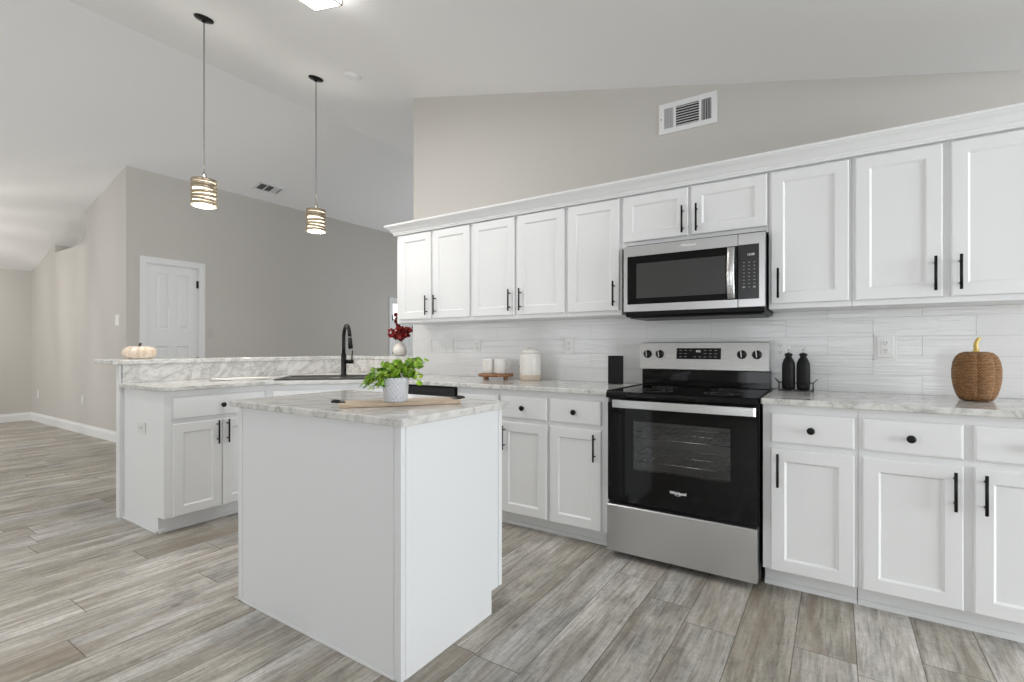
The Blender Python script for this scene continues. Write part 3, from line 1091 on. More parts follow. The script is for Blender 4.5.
for k in range(13):
    s_ = k / 12
    hp.append((-.4655, 2.852 - .010 - .030 * math.sin(PI * s_) ** .6, wz0 + .008 + s_ * (wz1 - wz0 - .016)))
for k in range(12):
    a, b = hp[k], hp[k + 1]
    v = []
    for q in (a, b):
        v += [(q[0] - .019, q[1], q[2]), (q[0] - .012, q[1] - .006, q[2]), (q[0] + .012, q[1] - .006, q[2]), (q[0] + .019, q[1], q[2]), (q[0] + .019, q[1] + .006, q[2]), (q[0] - .019, q[1] + .006, q[2])]
    mb.add(v, [(i, (i + 1) % 6, 6 + (i + 1) % 6, 6 + i) for i in range(6)], smooth=True)
mb.box(-.483, -.448, 2.838, 2.853, wz0 + .006, wz0 + .022, .002).box(-.483, -.448, 2.838, 2.853, wz1 - .022, wz1 - .006, .002)
build('handle', mb, M['steel'], md)
text('brand_lettering', 'Whirlpool', .019, M['print'], md, (-.688, 2.8495, 1.726), (PI / 2, 0, 0), offs=.0003)
cpn = build('control_panel', MB().box(sp + .0015, MX1, 2.850, 2.884, MZ0, MZ1, .002), M['steel_front'], t)
kp = build('keypad', MB().box(sp + .0025, -.333, 2.8485, 2.851, 1.408, 1.694, .0008), mat('dark keypad', (.022, .022, .023), .25), cpn)
text('clock_digits', '12:08', .016, M['print'], kp, (-.372, 2.848, 1.640), (PI / 2, 0, 0))
for r_ in range(8):
    for c_ in range(3):
        z = 1.600 - r_ * .0185
        x = -.405 + c_ * .025
        big = r_ == 7 and c_ != 1
        build('button', MB().box(x - (.006 if big else .0045), x + (.006 if big else .0045), 2.8478, 2.8486, z - (.004 if big else .0013), z + (.004 if big else .0013)), M['printgrey'], kp)
mb = MB().prism([(2.862, 1.366), (2.868, 1.345), (2.885, 1.336), (3.24, 1.336), (3.24, 1.346), (2.90, 1.3655)], MX0 + .006, MX1 - .004, 'x')
mb.box(MX0 + .02, MX1 - .02, 2.90, 3.22, 1.328, 1.336, .002)
build('underside', mb, M['plastic_black'], t)
mb = MB()
for a, b in ((MX0 + .09, -.73), (-.64, MX1 - .09)):
    mb.box(a, b, 2.905, 2.99, 1.325, 1.3285, .001)
    for k in range(12):
        x = a + (b - a) * (k + .5) / 12
        mb.box(x - .003, x + .003, 2.91, 2.985, 1.3225, 1.3255)
build('grease_filter', mb, M['filter_grey'], t)

# ---------------------------------------------------------------- vents, lamps on the ceiling
t = thing('wall_vent', 'white metal air vent high on the wall above the microwave', 'vent', (-.7935, WY, 2.548))
vx0, vx1, vz0, vz1 = -.973, -.614, 2.548, 2.744
mb = MB()
secs = [(-.940, -.880, 'v'), (-.866, -.722, 'h'), (-.708, -.648, 'v')]
zi0, zi1 = vz0 + .032, vz1 - .032
xs_ = [vx0] + [q for s_ in secs for q in s_[:2]] + [vx1]
for i in range(0, len(xs_), 2):
    mb.box(xs_[i], xs_[i + 1], WY - .010, WY - .0005, vz0, vz1)
for a, b, _ in secs:
    mb.box(a, b, WY - .010, WY - .0005, vz0, zi0).box(a, b, WY - .010, WY - .0005, zi1, vz1)
build('frame', mb, M['trim'], t)
build('duct_backing', MB().box(vx0 + .02, vx1 - .02, WY - .0015, WY - .0004, vz0 + .02, vz1 - .02), M['slot'], t)
mb = MB()
for a, b, k_ in secs:
    if k_ == 'h':
        for k in range(8):
            z = zi0 + (k + .5) * (zi1 - zi0) / 8
            mb.add([(a, WY - .010, z - .006), (b, WY - .010, z - .006), (b, WY - .002, z + .004), (a, WY - .002, z + .004)], [(0, 1, 2, 3)])
    else:
        for k in range(6):
            x = a + (k + .5) * (b - a) / 6
            sgn = -1 if a < -.8 else 1
            mb.add([(x + sgn * .003, WY - .010, zi0), (x + sgn * .003, WY - .010, zi1), (x - sgn * .003, WY - .002, zi1), (x - sgn * .003, WY - .002, zi0)], [(0, 1, 2, 3)])
build('louvers', mb, M['trim'], t)
build('screw', MB().cyl((vx0 + .015, WY - .0115, 2.646), (vx0 + .015, WY - .009, 2.646), .004, 10), M['slot'], t)

# ceiling vent on the left slope
vcx, vcy = -6.692, 3.981
phi = math.atan(LS)
t = thing('ceiling_vent', 'small white air register in the left ceiling slope between the pendants', 'vent', (vcx, vcy, ceil_z(vcx)))
t.rotation_euler = (0, -phi, 0)
def loc_mt():
    return Matrix.Identity(4)
mb = MB()
wL, wW = .36, .20
mb.box(-wW / 2, wW / 2, -wL / 2, -wL / 2 + .025, -.010, 0).box(-wW / 2, wW / 2, wL / 2 - .025, wL / 2, -.010, 0).box(-wW / 2, -wW / 2 + .025, -wL / 2, wL / 2, -.010, 0).box(wW / 2 - .025, wW / 2, -wL / 2, wL / 2, -.010, 0)
mb.box(-wW / 2, wW / 2, -.055, -.045, -.010, 0).box(-wW / 2, wW / 2, .045, .055, -.010, 0)
build('frame', mb, M['trim'], t, world=False)
build('duct_backing', MB().box(-wW / 2 + .02, wW / 2 - .02, -wL / 2 + .02, wL / 2 - .02, -.003, -.001), M['slot'], t, world=False)
mb = MB()
for y_, sg in ((-.10, 1), (0, 1), (.10, -1)):
    for k in range(6):
        y = y_ - .042 + k * .0155
        mb.add([(-.075, y, -.010), (.075, y, -.010), (.075, y + sg * .010, -.003), (-.075, y + sg * .010, -.003)], [(0, 1, 2, 3)])
build('louvers', mb, M['trim'], t, world=False)

# smoke detector disc
sxp, syp = -3.441, 2.785
t = thing('smoke_detector', 'flat white round disc on the ceiling right of the pendants', 'smoke detector', (sxp, syp, ceil_z(sxp)))
t.rotation_euler = (0, math.atan(CS), 0)
build('housing', MB().lathe([(.066, 0), (.066, -.008), (.058, -.018), (.04, -.022), (.001, -.023)], n=32), M['ceiling'], t, world=False)
build('base_ring', MB().lathe([(.07, -.0005), (.07, -.004), (.067, -.004), (.067, -.0005)], n=32, cap=False), M['ceiling'], t, world=False)

# pendants
def pendant(label, x, y, ztop, zbot):
    cz = ceil_z(x)
    t = thing('pendant_light', label, 'pendant light', (x, y, zbot), 0, 'pendant lights over the bar')
    tilt = math.atan(CS)
    mtc = Matrix.Translation((x, y, cz)) @ Matrix.Rotation(tilt, 4, 'Y')
    build('canopy', MB().lathe([(.064, -.0005), (.064, -.010), (.055, -.016), (.016, -.020), (.010, -.032), (.001, -.034)], n=32, mtx=mtc), M['black'], t)
    build('cord', MB().cyl((x, y, ztop + .05), (x, y, cz - .015), .0038, 8), M['cord'], t)
    build('socket', MB().lathe([(.008, .055), (.014, .045), (.018, .03), (.018, 0), (.012, -.03), (.001, -.032)], (x, y, ztop), 20), M['nickel'], t)
    R = .0845
    hgt = ztop - zbot
    # spoke ring at the top
    mb = MB()
    for k in range(3):
        a = 2 * PI * k / 3 + .4
        mb.cyl((x, y, ztop - .004), (x + R * math.cos(a), y + R * math.sin(a), ztop - .004), .002, 6)
    build('spider', mb, M['nickel'], t)
    sh = build('shade_glass', MB().lathe([(R - .012, 0), (R - .012, hgt - .004)], (x, y, zbot + .002), 40, cap=False), M['glow'], t)
    mb = MB()
    rr = random.Random(3)
    nb = 7
    for k in range(nb):
        zc = zbot + hgt * (k + .5) / nb
        tl_, ph = rr.uniform(.05, .13), rr.uniform(0, 6.28)
        hh = .0088 + .0035 * rr.random()
        if k in (0, nb - 1):
            tl_ = .02
        N = 40
        v, f = [], []
        for q in range(N):
            a = 2 * PI * q / N
            dz = R * tl_ * math.sin(a + ph)
            for rad, z in ((R, -hh), (R, hh), (R - .0025, hh), (R - .0025, -hh)):
                v.append((x + rad * math.cos(a), y + rad * math.sin(a), zc + dz + z))
        for q in range(N):
            q2 = (q + 1) % N
            for e in range(4):
                f.append((q * 4 + e, q2 * 4 + e, q2 * 4 + (e + 1) % 4, q * 4 + (e + 1) % 4))
        mb.add(v, f, True)
    for k in range(3):
        a = 2 * PI * k / 3 + .4
        px_, py_ = x + (R - .004) * math.cos(a), y + (R - .004) * math.sin(a)
        mb.cyl((px_, py_, zbot), (px_, py_, ztop), .0018, 6)
    build('band_shade', mb, M['bronze'], t)
    build('bulb', MB().sphere((x, y, zbot + hgt * .55), .03, 1, 1, 1.25), M['glow'], t)
    point('pendant_bulb_light', (x, y, zbot - .02), 15, (1, .94, .86), .06)


pendant('larger nearer pendant light hanging left, banded glowing drum shade', -3.891, 1.815, 2.388, 2.192)
pendant('smaller farther pendant light hanging right, banded glowing drum shade', -3.929, 2.782, 2.398, 2.197)

# flush ceiling lights: one cut by the top picture edge, its twin over the aisle beyond the left edge
FX = (-2.490, 1.737)
t = thing('flush_ceiling_light', 'square glowing flush ceiling light cut by the top picture edge', 'ceiling light', (FX[0], FX[1], ceil_z(FX[0])), group='flush ceiling lights')
t.rotation_euler = (0, math.atan(CS), 0)
hs = .127
mb = MB()
zb = -.085
for a, b, c_, d_ in ((-hs, hs, -hs, -hs + .008), (-hs, hs, hs - .008, hs), (-hs, -hs + .008, -hs, hs), (hs - .008, hs, -hs, hs)):
    mb.box(a, b, c_, d_, zb, zb + .008).box(a, b, c_, d_, -.010, 0)
for a in (-hs, hs - .008):
    for b in (-hs, hs - .008):
        mb.box(a, a + .008, b, b + .008, zb + .008, -.010)
build('frame', mb, M['nickel'], t, world=False)
build('diffuser', MB().box(-hs + .009, hs - .009, -hs + .009, hs - .009, zb + .002, -.002, .003), M['lightglow'], t, world=False)
area('flush_lamp', (FX[0] - .02, FX[1], ceil_z(FX[0]) - .105), (.24, .24), (-CS, 0, -1), POW['flush1'], (1, .985, .96))
t = copy_tree(t)
F2 = (-3.3, .35)
t.location = (F2[0], F2[1], ceil_z(F2[0]))
t['label'] = 'square glowing flush ceiling light out over the aisle left of the picture'
area('flush_lamp', (F2[0] - .02, F2[1], ceil_z(F2[0]) - .105), (.26, .26), (-CS, 0, -1), POW['flush2'], (1, .985, .96))

# dining lantern beyond the left picture edge; its cage casts the soft star of shadows on the dining wall
cx, cy, cz = -8.95, .55, 1.70
t = thing('cage_lantern', 'black cage lantern hanging over the dining area beyond the left edge', 'pendant light', (cx, cy, cz))
build('rod', MB().cyl((cx, cy, cz + .42), (cx, cy, ceil_z(cx) - .001), .008, 10), M['black'], t)
build('canopy', MB().cyl((cx, cy, ceil_z(cx) - .03), (cx, cy, ceil_z(cx) + .01), .06, 20), M['black'], t)
mb = MB()
for r_, z_ in ((.07, .40), (.17, .0), (.15, .20)):
    if z_ != .20:
        mb.tube([(cx + r_ * math.cos(2 * PI * k / 24), cy + r_ * math.sin(2 * PI * k / 24), cz + z_) for k in range(24)], .007, 8, closed=True)
for k in range(6):
    a = 2 * PI * k / 6 + PI / 2 - .0
    c_, s_ = math.cos(a), math.sin(a)
    mb.tube([(cx, cy, cz + .44), (cx + c_ * .07, cy + s_ * .07, cz + .40), (cx + c_ * .17, cy + s_ * .17, cz)], .008, 8)
    a2 = a + PI / 3
    mb.cyl((cx + c_ * .17, cy + s_ * .17, cz), (cx + math.cos(a2) * .07, cy + math.sin(a2) * .07, cz + .40), .005, 6)
build('cage', mb, M['black'], t)
build('bulb', MB().sphere((cx, cy, cz + .2), .025, 1, 1, 1.5), M['glow'], t)
b_ = [o for o in bpy.data.objects if o.parent == t and o.name.startswith('bulb')][0]
for k in range(3):
    a = 2 * PI * k / 3 + .5
    point('lantern_bulb_light', (cx + .045 * math.cos(a), cy + .045 * math.sin(a), cz + .2), POW['chand'] / 3, (1, .94, .86), .012)

# ---------------------------------------------------------------- outlets and switches


def plate(name, label, cat, loc, nrm, wd=.07, ht=.115, gangs=('outlet',), group=None, raised=False, horiz=False, m=None):
    """front of the plate faces nrm: '-y' or '+x'"""
    rz = 0 if nrm == '-y' else PI / 2
    t = thing(name, label, cat, loc, rz, group)
    m = m or M['white_plastic']
    b0 = .0005
    mb = MB().box(-wd / 2, wd / 2, -.006, -b0, -ht / 2, ht / 2, .002)
    if raised:
        mb.box(-wd / 2 - .012, wd / 2 + .012, -.003, -b0, -ht / 2 - .012, ht / 2 + .012, .001)
    build('cover_plate', mb, m, t, world=False)
    n = len(gangs)
    for i, g in enumerate(gangs):
        cx = (i - (n - 1) / 2) * .046
        if g == 'outlet':
            for s_ in (-1, 1):
                if horiz:
                    cc = (cx + s_ * .0195, 0)
                else:
                    cc = (cx, s_ * .0195)
                r = build('receptacle', MB().box(cc[0] - .0165, cc[0] + .0165, -.0085, -.0055, cc[1] - .0145, cc[1] + .0145, .001), m, t, world=False)
                mb = MB()
                for dx in (-.006, .006):
                    a, b = (dx, 0.003)
                    mb.box(cc[0] + a - .0011, cc[0] + a + .0011, -.0088, -.0084, cc[1] + b - .0045, cc[1] + b + .0045)
                mb.cyl((cc[0], -.0088, cc[1] - .007), (cc[0], -.0084, cc[1] - .007), .0024, 8)
                build('slots', mb, M['slot'], r, world=False)
        elif g == 'switch':
            build('rocker', MB().box(cx - .0165, cx + .0165, -.0095, -.0055, -.033, .033, .0015), m, t, world=False)
        else:
            build('toggle', MB().box(cx - .005, cx + .005, -.016, -.0055, -.010, .010, .002), m, t, world=False)
    return t


TY = 3.2614
plate('outlet', 'white double outlet in a raised plate on tile left of the wicker pumpkin', 'outlet', (.216, TY, 1.157), '-y', raised=True)
plate('outlet', 'small white outlet on the tile just right of the stove panel', 'outlet', (-.270, TY, 1.145), '-y', .06, .115)
plate('outlet', 'white outlet on the tile between the canister and the black box', 'outlet', (-1.627, TY, 1.165), '-y')
plate('outlet', 'white outlet on the tile left of the mugs on the riser', 'outlet', (-2.468, TY, 1.166), '-y')
plate('light_switch', 'white double switch plate on the tile, second from the left end', 'switch', (-2.78, TY, 1.167), '-y', .115, .115, ('switch', 'switch'))
plate('light_switch', 'white single switch plate on the tile nearest the red flowers', 'switch', (-3.01, TY, 1.167), '-y', .07, .115, ('switch',))
plate('outlet', 'white sideways outlet on the end of the peninsula', 'outlet', (-3.748, 1.3725, .637), '-y', .115, .075, ('outlet',), horiz=True)
plate('light_switch', 'white thermostat plate near the wall corner left of the panelled door', 'switch', (-7.29, LY, 1.487), '-y', .12, .135, ('switch',))  # thermostat, built with the switch plate shape
plate('outlet', 'low white outlet on the dining wall, farther left one', 'outlet', (-10.35, LY, .43), '-y', .075, .12)
plate('outlet', 'low white outlet on the dining wall, nearer the peninsula', 'outlet', (-8.45, LY, .45), '-y', .075, .12)
plate('light_switch', 'grey-beige switch plate on the hall wall right of the panelled door', 'switch', (DX, 3.375, 1.35), '+x', .075, .12, ('toggle',), m=mat('painted plate', (.52, .5, .47), .6))

# ---------------------------------------------------------------- sink and tap
MD = Vector((-3.095, 2.311, 0))
mtS = Matrix.Translation((MD.x, MD.y, 0)) @ Matrix.Rotation(PI / 4, 4, 'Z')   # local x along the diagonal edge, y towards the corner
def S(mb):
    for v in mb.bm.verts: v.co = mtS @ v.co
    return mb


t = thing('kitchen_sink', 'black drop-in sink set diagonally in the corner of the marble counter', 'sink', (MD.x - .3, MD.y + .3, .914))
hw, y0_, y1_ = .405, .075, .60
mb = MB()
zt = .9215
mb.box(-hw, hw, y0_, y0_ + .035, .9143, zt, .003).box(-hw, hw, y1_ - .10, y1_, .9143, zt, .003)
mb.box(-hw, -hw + .035, y0_ + .035, y1_ - .10, .9143, zt, .003).box(hw - .035, hw, y0_ + .035, y1_ - .10, .9143, zt, .003)
build('rim', S(mb), M['sink'], t)
mb = MB()
mb.box(-hw + .036, hw - .036, y0_ + .036, y1_ - .101, .9144, .9162)
build('basin', S(mb), mat('shaded basin plate', (.006, .006, .006), .35), t)  # thin flat plate, basin shade put into its darker black
build('drain', S(MB().lathe([(.04, .9163), (.04, .9175), (.03, .917), (.001, .9168)], (0, .28, 0), 24)), M['steel'], t)

# tap
fb = mtS @ Vector((.027, .552, 0))
fx_, fy_ = fb.x, fb.y
dv = Vector((.9, -.43, 0)).normalized()
t = thing('kitchen_faucet', 'tall black gooseneck pull-down faucet behind the corner sink', 'faucet', (fx_, fy_, .9217))
build('body', MB().lathe([(.027, 0), (.027, .006), (.0215, .010), (.0215, .175), (.018, .182), (.001, .182)], (fx_, fy_, .9217), 24), M['black'], t)
pts_ = [Vector((fx_, fy_, 1.09)), Vector((fx_, fy_, 1.16)), Vector((fx_, fy_, 1.20))]
R_ = .105
for k in range(1, 15):
    a = PI * k / 15 * 1.0
    pts_.append(Vector((fx_, fy_, 1.225)) + dv * (R_ - R_ * math.cos(a)) + Vector((0, 0, R_ * math.sin(a) * 1.05)))
build('spout', MB().tube(pts_, .0150, 12), M['black'], t)
e0 = pts_[-1]
dd = (pts_[-1] - pts_[-2]).normalized()
build('spray_head', MB().cyl(e0, e0 + dd * .012, .0155, 16).cyl(e0 + dd * .018, e0 + dd * .105, .0165, 16, .019), M['black'], t)
build('spray_collar', MB().cyl(e0 + dd * .0121, e0 + dd * .0179, .0158, 16), M['chrome'], t, label='chrome collar ring')
sd_ = Vector((.9, .43, 0)).normalized()
hb = Vector((fx_, fy_, 1.035))
build('lever', MB().cyl(hb + sd_ * .018, hb + sd_ * .085, .0165, 16).tube([hb + sd_ * .072 + Vector((0, 0, .01)), hb + sd_ * .074 + Vector((0, 0, .05)), hb + sd_ * .078 + Vector((0, 0, .095))], [.006, .0055, .005], 8), M['black'], t)

# folded cloth on the counter
mb = MB()
cw, cl_ = 14, 22
def cz_(u, v, k):
    return .0045 * k + .0018 * math.sin(u * 9 + k) + .0014 * math.sin(v * 13 + k * 2) + .0018
c0 = Vector((-3.80, 1.82, .9145))
ax = Vector((.30, .95, 0)).normalized()
ay = Vector((-.95, .30, 0)).normalized()
for k in range(3):
    v, f = [], []
    for i in range(cl_ + 1):
        for j in range(cw + 1):
            u_, v_ = i / cl_, j / cw
            q = c0 + ax * (u_ * (.40 - k * .03) + .01 * math.sin(v_ * 8 + k)) + ay * ((v_ - .5) * (.19 - .012 * k) + .006 * math.sin(u_ * 10 + 2 * k))
            v.append((q.x, q.y, q.z + max(.001, cz_(u_, v_, k + .3))))
    for i in range(cl_):
        for j in range(cw):
            a = i * (cw + 1) + j
            f.append((a, a + 1, a + cw + 2, a + cw + 1))
    n0 = len(v)
    v += [(q[0], q[1], max(.9145, q[2] - .0035)) for q in v]
    f += [tuple(n0 + i for i in fc[::-1]) for fc in f]
    edge = [j for j in range(cw + 1)] + [(i + 1) * (cw + 1) - 1 for i in range(1, cl_ + 1)] + [cl_ * (cw + 1) + j for j in range(cw - 1, -1, -1)] + [i * (cw + 1) for i in range(cl_ - 1, 0, -1)]
    for i in range(len(edge)):
        a, b = edge[i], edge[(i + 1) % len(edge)]
        f.append((a, b, n0 + b, n0 + a))
    mb.add(v, f, True)
tag(build('dish_towel', mb, M['cloth']), 'folded white dish towel lying on the peninsula counter left of the sink', 'towel')

# ---------------------------------------------------------------- things on the counters
# cream pumpkin
def pumpkin_body(R, H, ribs, depth, prof, n=96):
    def mod(a, r, z):
        return r * (1 - depth * (1 - abs(math.cos(ribs * a / 2)) ** .55))
    return prof, mod


t = thing('pale_pumpkin', 'small flat cream pumpkin on the raised bar ledge', 'pumpkin', (-4.115, 1.492, 1.0712))
prof = [(.001, .006), (.04, .001), (.07, .003), (.092, .018), (.101, .042), (.097, .064), (.080, .082), (.055, .090), (.025, .087), (.001, .081)]
build('body', MB().lathe(prof, n=120, mod=lambda a, r, z: r * (1 - .11 * (1 - abs(math.cos(6.5 * a)) ** .6) ) if False else r * (.90 + .10 * abs(math.sin(6 * a)) ** .5), cap=False), M['palepumpkin'], t, world=False)
build('stem', MB().tube([(0, 0, .075), (.002, 0, .093), (.006, 0, .104), (.014, .002, .110)], [.010, .008, .0075, .009], 8), M['darkstem'], t, world=False)

# wicker pumpkin
t = thing('wicker_pumpkin', 'large brown woven pumpkin with golden stem on right countertop', 'pumpkin', (.528, 3.02, .9142))
prof = [(.001, .004), (.045, 0.001), (.060, .004), (.074, .028), (.084, .062), (.0895, .10), (.090, .14), (.086, .172), (.076, .199), (.060, .215), (.038, .221), (.018, .217), (.001, .212)]
build('body', MB().lathe(prof, n=144, mod=lambda a, r, z: r * .965 * (.90 + .10 * abs(math.sin(4 * (a - TH - .1) )) ** .45), cap=False), M['wicker'], t, world=False)
mtp = Matrix.Rotation(TH, 4, 'Z')
build('stem', MB().lathe([(.016, .212), (.013, .222), (.009, .23)], n=16).tube([mtp @ Vector(q) for q in [(0, 0, .215), (.0, 0, .235), (-.002, 0, .252), (.003, 0, .268), (.012, 0, .280), (.020, 0, .283)]], [.011, .009, .008, .008, .007, .004], 10), M['goldstem'], t, world=False)

# two black bottles in a wire rack
bprof = [(.024, 0), (.031, .004), (.0325, .02), (.0325, .125), (.031, .148), (.024, .168), (.0165, .180), (.0155, .188), (.020, .192), (.020, .2), (.012, .204), (.001, .204)]
def bottle(label, x, y):
    t = thing('oil_bottle', label, 'bottle', (x, y, .9185), 0, 'black oil bottles in the wire rack')
    build('body', MB().lathe(bprof, n=28), M['blackmatte'], t, world=False)
    build('pour_spout', MB().lathe([(.006, .204), (.004, .212), (.003, .224), (.001, .225)], n=10).tube([(0, 0, .218), (.004, 0, .230), (.008, 0, .236)], .0018, 6), M['chrome'], t, world=False)
    return t


bottle('left one of two matte black bottles in the wire rack', -.222, 3.165)
bottle('right one of two matte black bottles in the wire rack', -.151, 3.165)
t = thing('wire_rack', 'thin black wire rack holding the two black bottles beside the stove', 'rack', (-.1865, 3.165, .9145))
mb = MB()
def rect(x0, x1, y0, y1, z): return [(x0, y0, z), (x1, y0, z), (x1, y1, z), (x0, y1, z)]
cx, cy = -.1865, 3.165
mb.tube(rect(cx - .082, cx + .082, cy - .038, cy + .038, .9165), .0018, 6, closed=True)
mb.tube(rect(cx - .082, cx + .082, cy - .038, cy + .038, .958), .0018, 6, closed=True)
for sx_ in (-1, 1):
    for sy_ in (-1, 1):
        mb.cyl((cx + sx_ * .082, cy + sy_ * .038, .9146), (cx + sx_ * .082, cy + sy_ * .038, .962), .0018, 6)
for x in (cx - .04, cx + .04, cx):
    mb.cyl((x, cy - .038, .9163), (x, cy + .038, .9163), .0015, 6)
build('frame', mb, M['black'], t)
for sx_ in (-1, 1):
    build('handle', MB().tube([(cx + sx_ * .082, cy - .025, .958), (cx + sx_ * .094, cy - .022, .972), (cx + sx_ * .102, cy - .012, .981), (cx + sx_ * .102, cy + .012, .981), (cx + sx_ * .094, cy + .022, .972), (cx + sx_ * .082, cy + .025, .958)], .0018, 6), M['black'], t)

# black ribbed box
t = thing('square_box', 'tall black square box standing on the counter left of the stove', 'box', (-1.222, 3.13, .9145))
mb = MB()
a_ = .0385
mb.box(-a_, a_, -a_, -a_ + .006, 0, .185, .001).box(-a_, a_, a_ - .006, a_, 0, .185, .001).box(-a_, -a_ + .006, -a_ + .006, a_ - .006, 0, .185, .001).box(a_ - .006, a_, -a_ + .006, a_ - .006, 0, .185, .001).box(-a_ + .005, a_ - .005, -a_ + .005, a_ - .005, 0, .012)
for k in range(7):
    x = -a_ + .008 + k * (2 * a_ - .016) / 6
    mb.box(x - .003, x + .003, -a_ - .0025, -a_ + .001, .002, .183, .001)
    mb.box(a_ - .001, a_ + .0025, x - .003, x + .003, .002, .183, .001)
build('box', mb, M['blockmat'], t, world=False)

# canister
t = thing('lidded_canister', 'tall white stoneware canister with lid, left of the black box', 'canister', (-1.876, 3.12, .9145))
build('body', MB().lathe([(.075, .042), (.077, .06), (.077, .15), (.074, .178), (.066, .194), (.058, .198), (.056, .198), (.056, .06), (.001, .05)], n=40, cap=False), M['speckle'], t, world=False)
build('foot_band', MB().lathe([(.001, .0), (.074, 0), (.0765, .004), (.0765, .03), (.0755, .042), (.001, .042)], n=40, cap=False), M['sand'], t, world=False, label='unglazed tan bottom band')
lid = build('lid', MB().lathe([(.062, .199), (.064, .204), (.05, .218), (.025, .228), (.010, .231), (.001, .231)], n=40), M['speckle'], t, world=False)
build('lid_knob', MB().tube([(-.022, 0, .228), (-.014, 0, .245), (0, 0, .252), (.014, 0, .245), (.022, 0, .228)], .006, 8), M['speckle'], lid, world=False)
build('side_knob', MB().sphere((-.078, -.02, .10), .006, 1, 1, 1, 10), M['darkstem'], t, world=False)

# wooden riser with two mugs
t = thing('wooden_riser', 'small round brown wooden riser tray carrying the white mugs', 'tray', (-2.155, 3.08, .9145))
build('top', MB().lathe([(.001, .022), (.129, .022), (.134, .026), (.134, .040), (.130, .043), (.001, .043)], n=48, cap=False), M['traywood'], t, world=False)
for k in range(4):
    a = PI / 4 + k * PI / 2 + TH
    build('foot', MB().lathe([(.015, 0), (.019, .008), (.016, .0215)], (.105 * math.cos(a), .105 * math.sin(a), 0), 16), M['traywood'], t, world=False)
def mug(label, x, y, ang, handle=True):
    t = thing('mug', label, 'mug', (x, y, .958), ang, 'white mugs on the wooden riser')
    build('cup', MB().lathe([(.001, .001), (.036, .001), (.039, .006), (.042, .03), (.047, .100), (.048, .107), (.045, .107), (.038, .03), (.036, .012), (.001, .010)], n=32, cap=False), M['ceramic'], t, world=False)
    build('handle', MB().tube([(.041, 0, .078), (.058, 0, .083), (.072, 0, .072), (.070, 0, .05), (.056, 0, .032), (.039, 0, .024)], .0055, 8), M['ceramic'], t, world=False)
    return t


mug('left white mug on the wooden riser, its handle turned away', -2.215, 3.06, PI * .75)
mug('right white mug on the wooden riser, its handle showing at right', -2.117, 3.085, .5)

# serving board with the potted plant
bx_c = Vector((-1.542, 1.498, .9145))
ba = math.atan2(.395, .304)
t = thing('serving_board', 'pale wooden serving board with black handles on the island', 'board', bx_c, ba)
build('board', MB().box(-.247, .247, -.072, .072, .0, .0165, .003), M['boardwood'], t, world=False)
for s_ in (-1, 1):
    build('handle', MB().tube([(s_ * .240, -.028, .019), (s_ * .262, -.028, .022), (s_ * .272, -.022, .022), (s_ * .272, .022, .022), (s_ * .262, .028, .022), (s_ * .240, .028, .019)], .0045, 8)
          .box(min(s_ * .222, s_ * .246), max(s_ * .222, s_ * .246), -.036, .036, .0167, .0195, .001), M['black'], t, world=False)
px_, py_, pz_ = -1.524, 1.455, .9312
t = thing('potted_plant', 'green leafy plant in a white patterned pot on the serving board', 'plant', (px_, py_, pz_))
build('pot', MB().lathe([(.001, .001), (.045, .001), (.049, .006), (.0535, .096), (.053, .100), (.050, .100), (.048, .088), (.001, .088)], n=48, cap=False), M['pot'], t, world=False)
build('soil', MB().lathe([(.001, .089), (.048, .089), (.047, .094), (.02, .098), (.001, .098)], n=24, cap=False), M['soil'], t, world=False)
# stems: camera-right vector in plan is (cos TH, sin TH)
rv = Vector((math.cos(TH), math.sin(TH), 0)); fv = Vector((-math.sin(TH), math.cos(TH), 0)); uz = Vector((0, 0, 1))
rs = random.Random(11)
stems, leaves = MB(), MB()
def leaf(p, nrm, r):
    nrm = nrm.normalized()
    q = nrm.to_track_quat('Z', 'Y').to_matrix().to_4x4()
    a0 = rs.uniform(0, 6.28)
    v = [(0, 0, -r * .12)]
    N = 9
    for ring, h in ((.6, -.02 * r), (1.0, r * .18)):
        for k in range(N):
            a = a0 + 2 * PI * k / N
            rr = r * ring * (1 + .10 * math.cos(a * 1.0 - a0) + .05 * rs.uniform(-1, 1))
            v.append((rr * math.cos(a), rr * math.sin(a), h + r * .06 * math.sin(3 * a)))
    f = [(0, 1 + k, 1 + (k + 1) % N) for k in range(N)] + [(1 + k, 1 + N + k, 1 + N + (k + 1) % N, 1 + (k + 1) % N) for k in range(N)]
    leaves.add(v, f, True, Matrix.Translation(p) @ q)


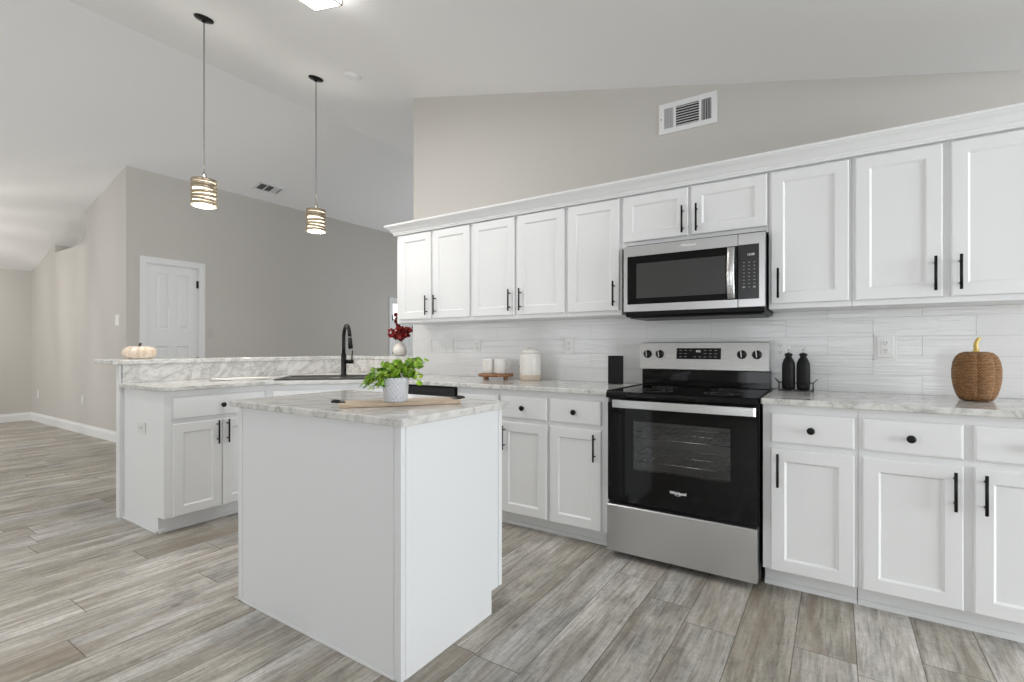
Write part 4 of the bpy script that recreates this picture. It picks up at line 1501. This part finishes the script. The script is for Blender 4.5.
ends = []
specs = [(-.135, .0, -.045, 28), (-.12, -.03, -.02, 26), (-.10, .03, .035, 22), (-.07, -.04, .0, 22), (-.05, .02, .06, 18), (-.02, -.05, .045, 18), (.0, .03, .075, 18), (.03, -.03, .075, 16),
         (.06, .02, .045, 16), (.085, -.01, .085, 20), (.11, .02, .085, 20), (.115, -.02, .06, 18), (.10, .03, .01, 16), (.11, -.03, -.015, 14), (-.12, .02, .0, 24), (-.06, -.05, -.035, 18), (-.09, -.03, -.045, 20), (.02, .05, .05, 14), (-.04, -.05, .0, 16), (.02, -.05, .02, 16)]
for dx, df, dz, nl in specs:
    b = rv * dx * .15 + fv * df * .2 + uz * .095
    c1 = rv * dx * .35 + fv * df * .5 + uz * (.115 + max(dz, .02) * .6)
    dz = dz * .74 if dz > 0 else dz
    e = rv * dx + fv * df + uz * (.10 + dz)
    pp = []
    for k in range(9):
        s_ = k / 8
        pp.append(b * (1 - s_) ** 2 + c1 * 2 * s_ * (1 - s_) + e * s_ ** 2)
    stems.tube(pp, .0012, 5)
    for k in range(nl):
        s_ = .25 + .75 * (k + 1) / nl
        q = b * (1 - s_) ** 2 + c1 * 2 * s_ * (1 - s_) + e * s_ ** 2
        j = Vector((rs.uniform(-1, 1), rs.uniform(-1, 1), rs.uniform(-.6, 1))) * .013
        nr = Vector((rs.uniform(-.7, .7), rs.uniform(-1.3, .2), rs.uniform(.3, 1.2))) + rv * dx * 3
        leaf(q + j, nr, rs.uniform(.009, .0145))
build('stems', stems, M['leaf_stem'], t, world=False)
fo = build('foliage', leaves, M['leaf'], t, world=False)
fo['kind'] = 'stuff'

# vase of red leaves on the bar ledge
t = thing('flower_vase', 'round white speckled vase standing on the bar ledge corner', 'vase', (-3.462, 3.36, 1.0712))
build('body', MB().lathe([(.001, .001), (.036, .001), (.055, .012), (.069, .04), (.070, .062), (.061, .09), (.040, .112), (.026, .124), (.021, .135), (.025, .142), (.021, .142), (.018, .134), (.03, .11), (.001, .1)], n=36, cap=False), M['speckle'], t, world=False)
t2 = thing('red_foliage_bunch', 'bunch of dark red leaves and berries in the round vase', 'flowers', (-3.462, 3.36, 1.2145))
stems, leaves = MB(), MB()
rs = random.Random(5)
spr = [(-.045, 0, .25), (-.04, .02, .20), (-.11, 0, .06), (-.10, .02, .11), (-.07, -.02, .09), (-.02, 0, .12), (.01, -.02, .13), (.04, 0, .12), (.07, -.02, .12), (.105, 0, .10), (.05, .03, .07), (-.04, .02, .05), (.0, .03, .09), (.02, -.04, .05), (-.05, -.04, .06), (.115, .02, .12), (.0, -.05, .045), (.03, -.03, .05), (-.03, -.04, .045), (.06, -.04, .05), (.02, .0, .05), (.08, .02, .06), (-.06, 0, .05)]
for dx, df, dz in spr:
    e = rv * dx + fv * df + uz * dz
    b = rv * dx * .05 + uz * .0015
    c1 = rv * dx * .3 + fv * df * .3 + uz * dz * .7
    pp = [b * (1 - s_) ** 2 + c1 * 2 * s_ * (1 - s_) + e * s_ ** 2 for s_ in [k / 6 for k in range(7)]]
    stems.tube(pp, .0013, 5)
    for k in range(13):
        s_ = .4 + .6 * (k + 1) / 13
        q = b * (1 - s_) ** 2 + c1 * 2 * s_ * (1 - s_) + e * s_ ** 2
        j = Vector((rs.uniform(-1, 1), rs.uniform(-1, 1), rs.uniform(-1, 1))) * .014
        leaf(q + j, Vector((rs.uniform(-1, 1), rs.uniform(-1.4, .4), rs.uniform(-.3, 1))), rs.uniform(.013, .021))
build('stems', stems, M['darkstem'], t2, world=False)
lf = build('leaves', leaves, M['red'], t2, world=False)
lf['kind'] = 'stuff'
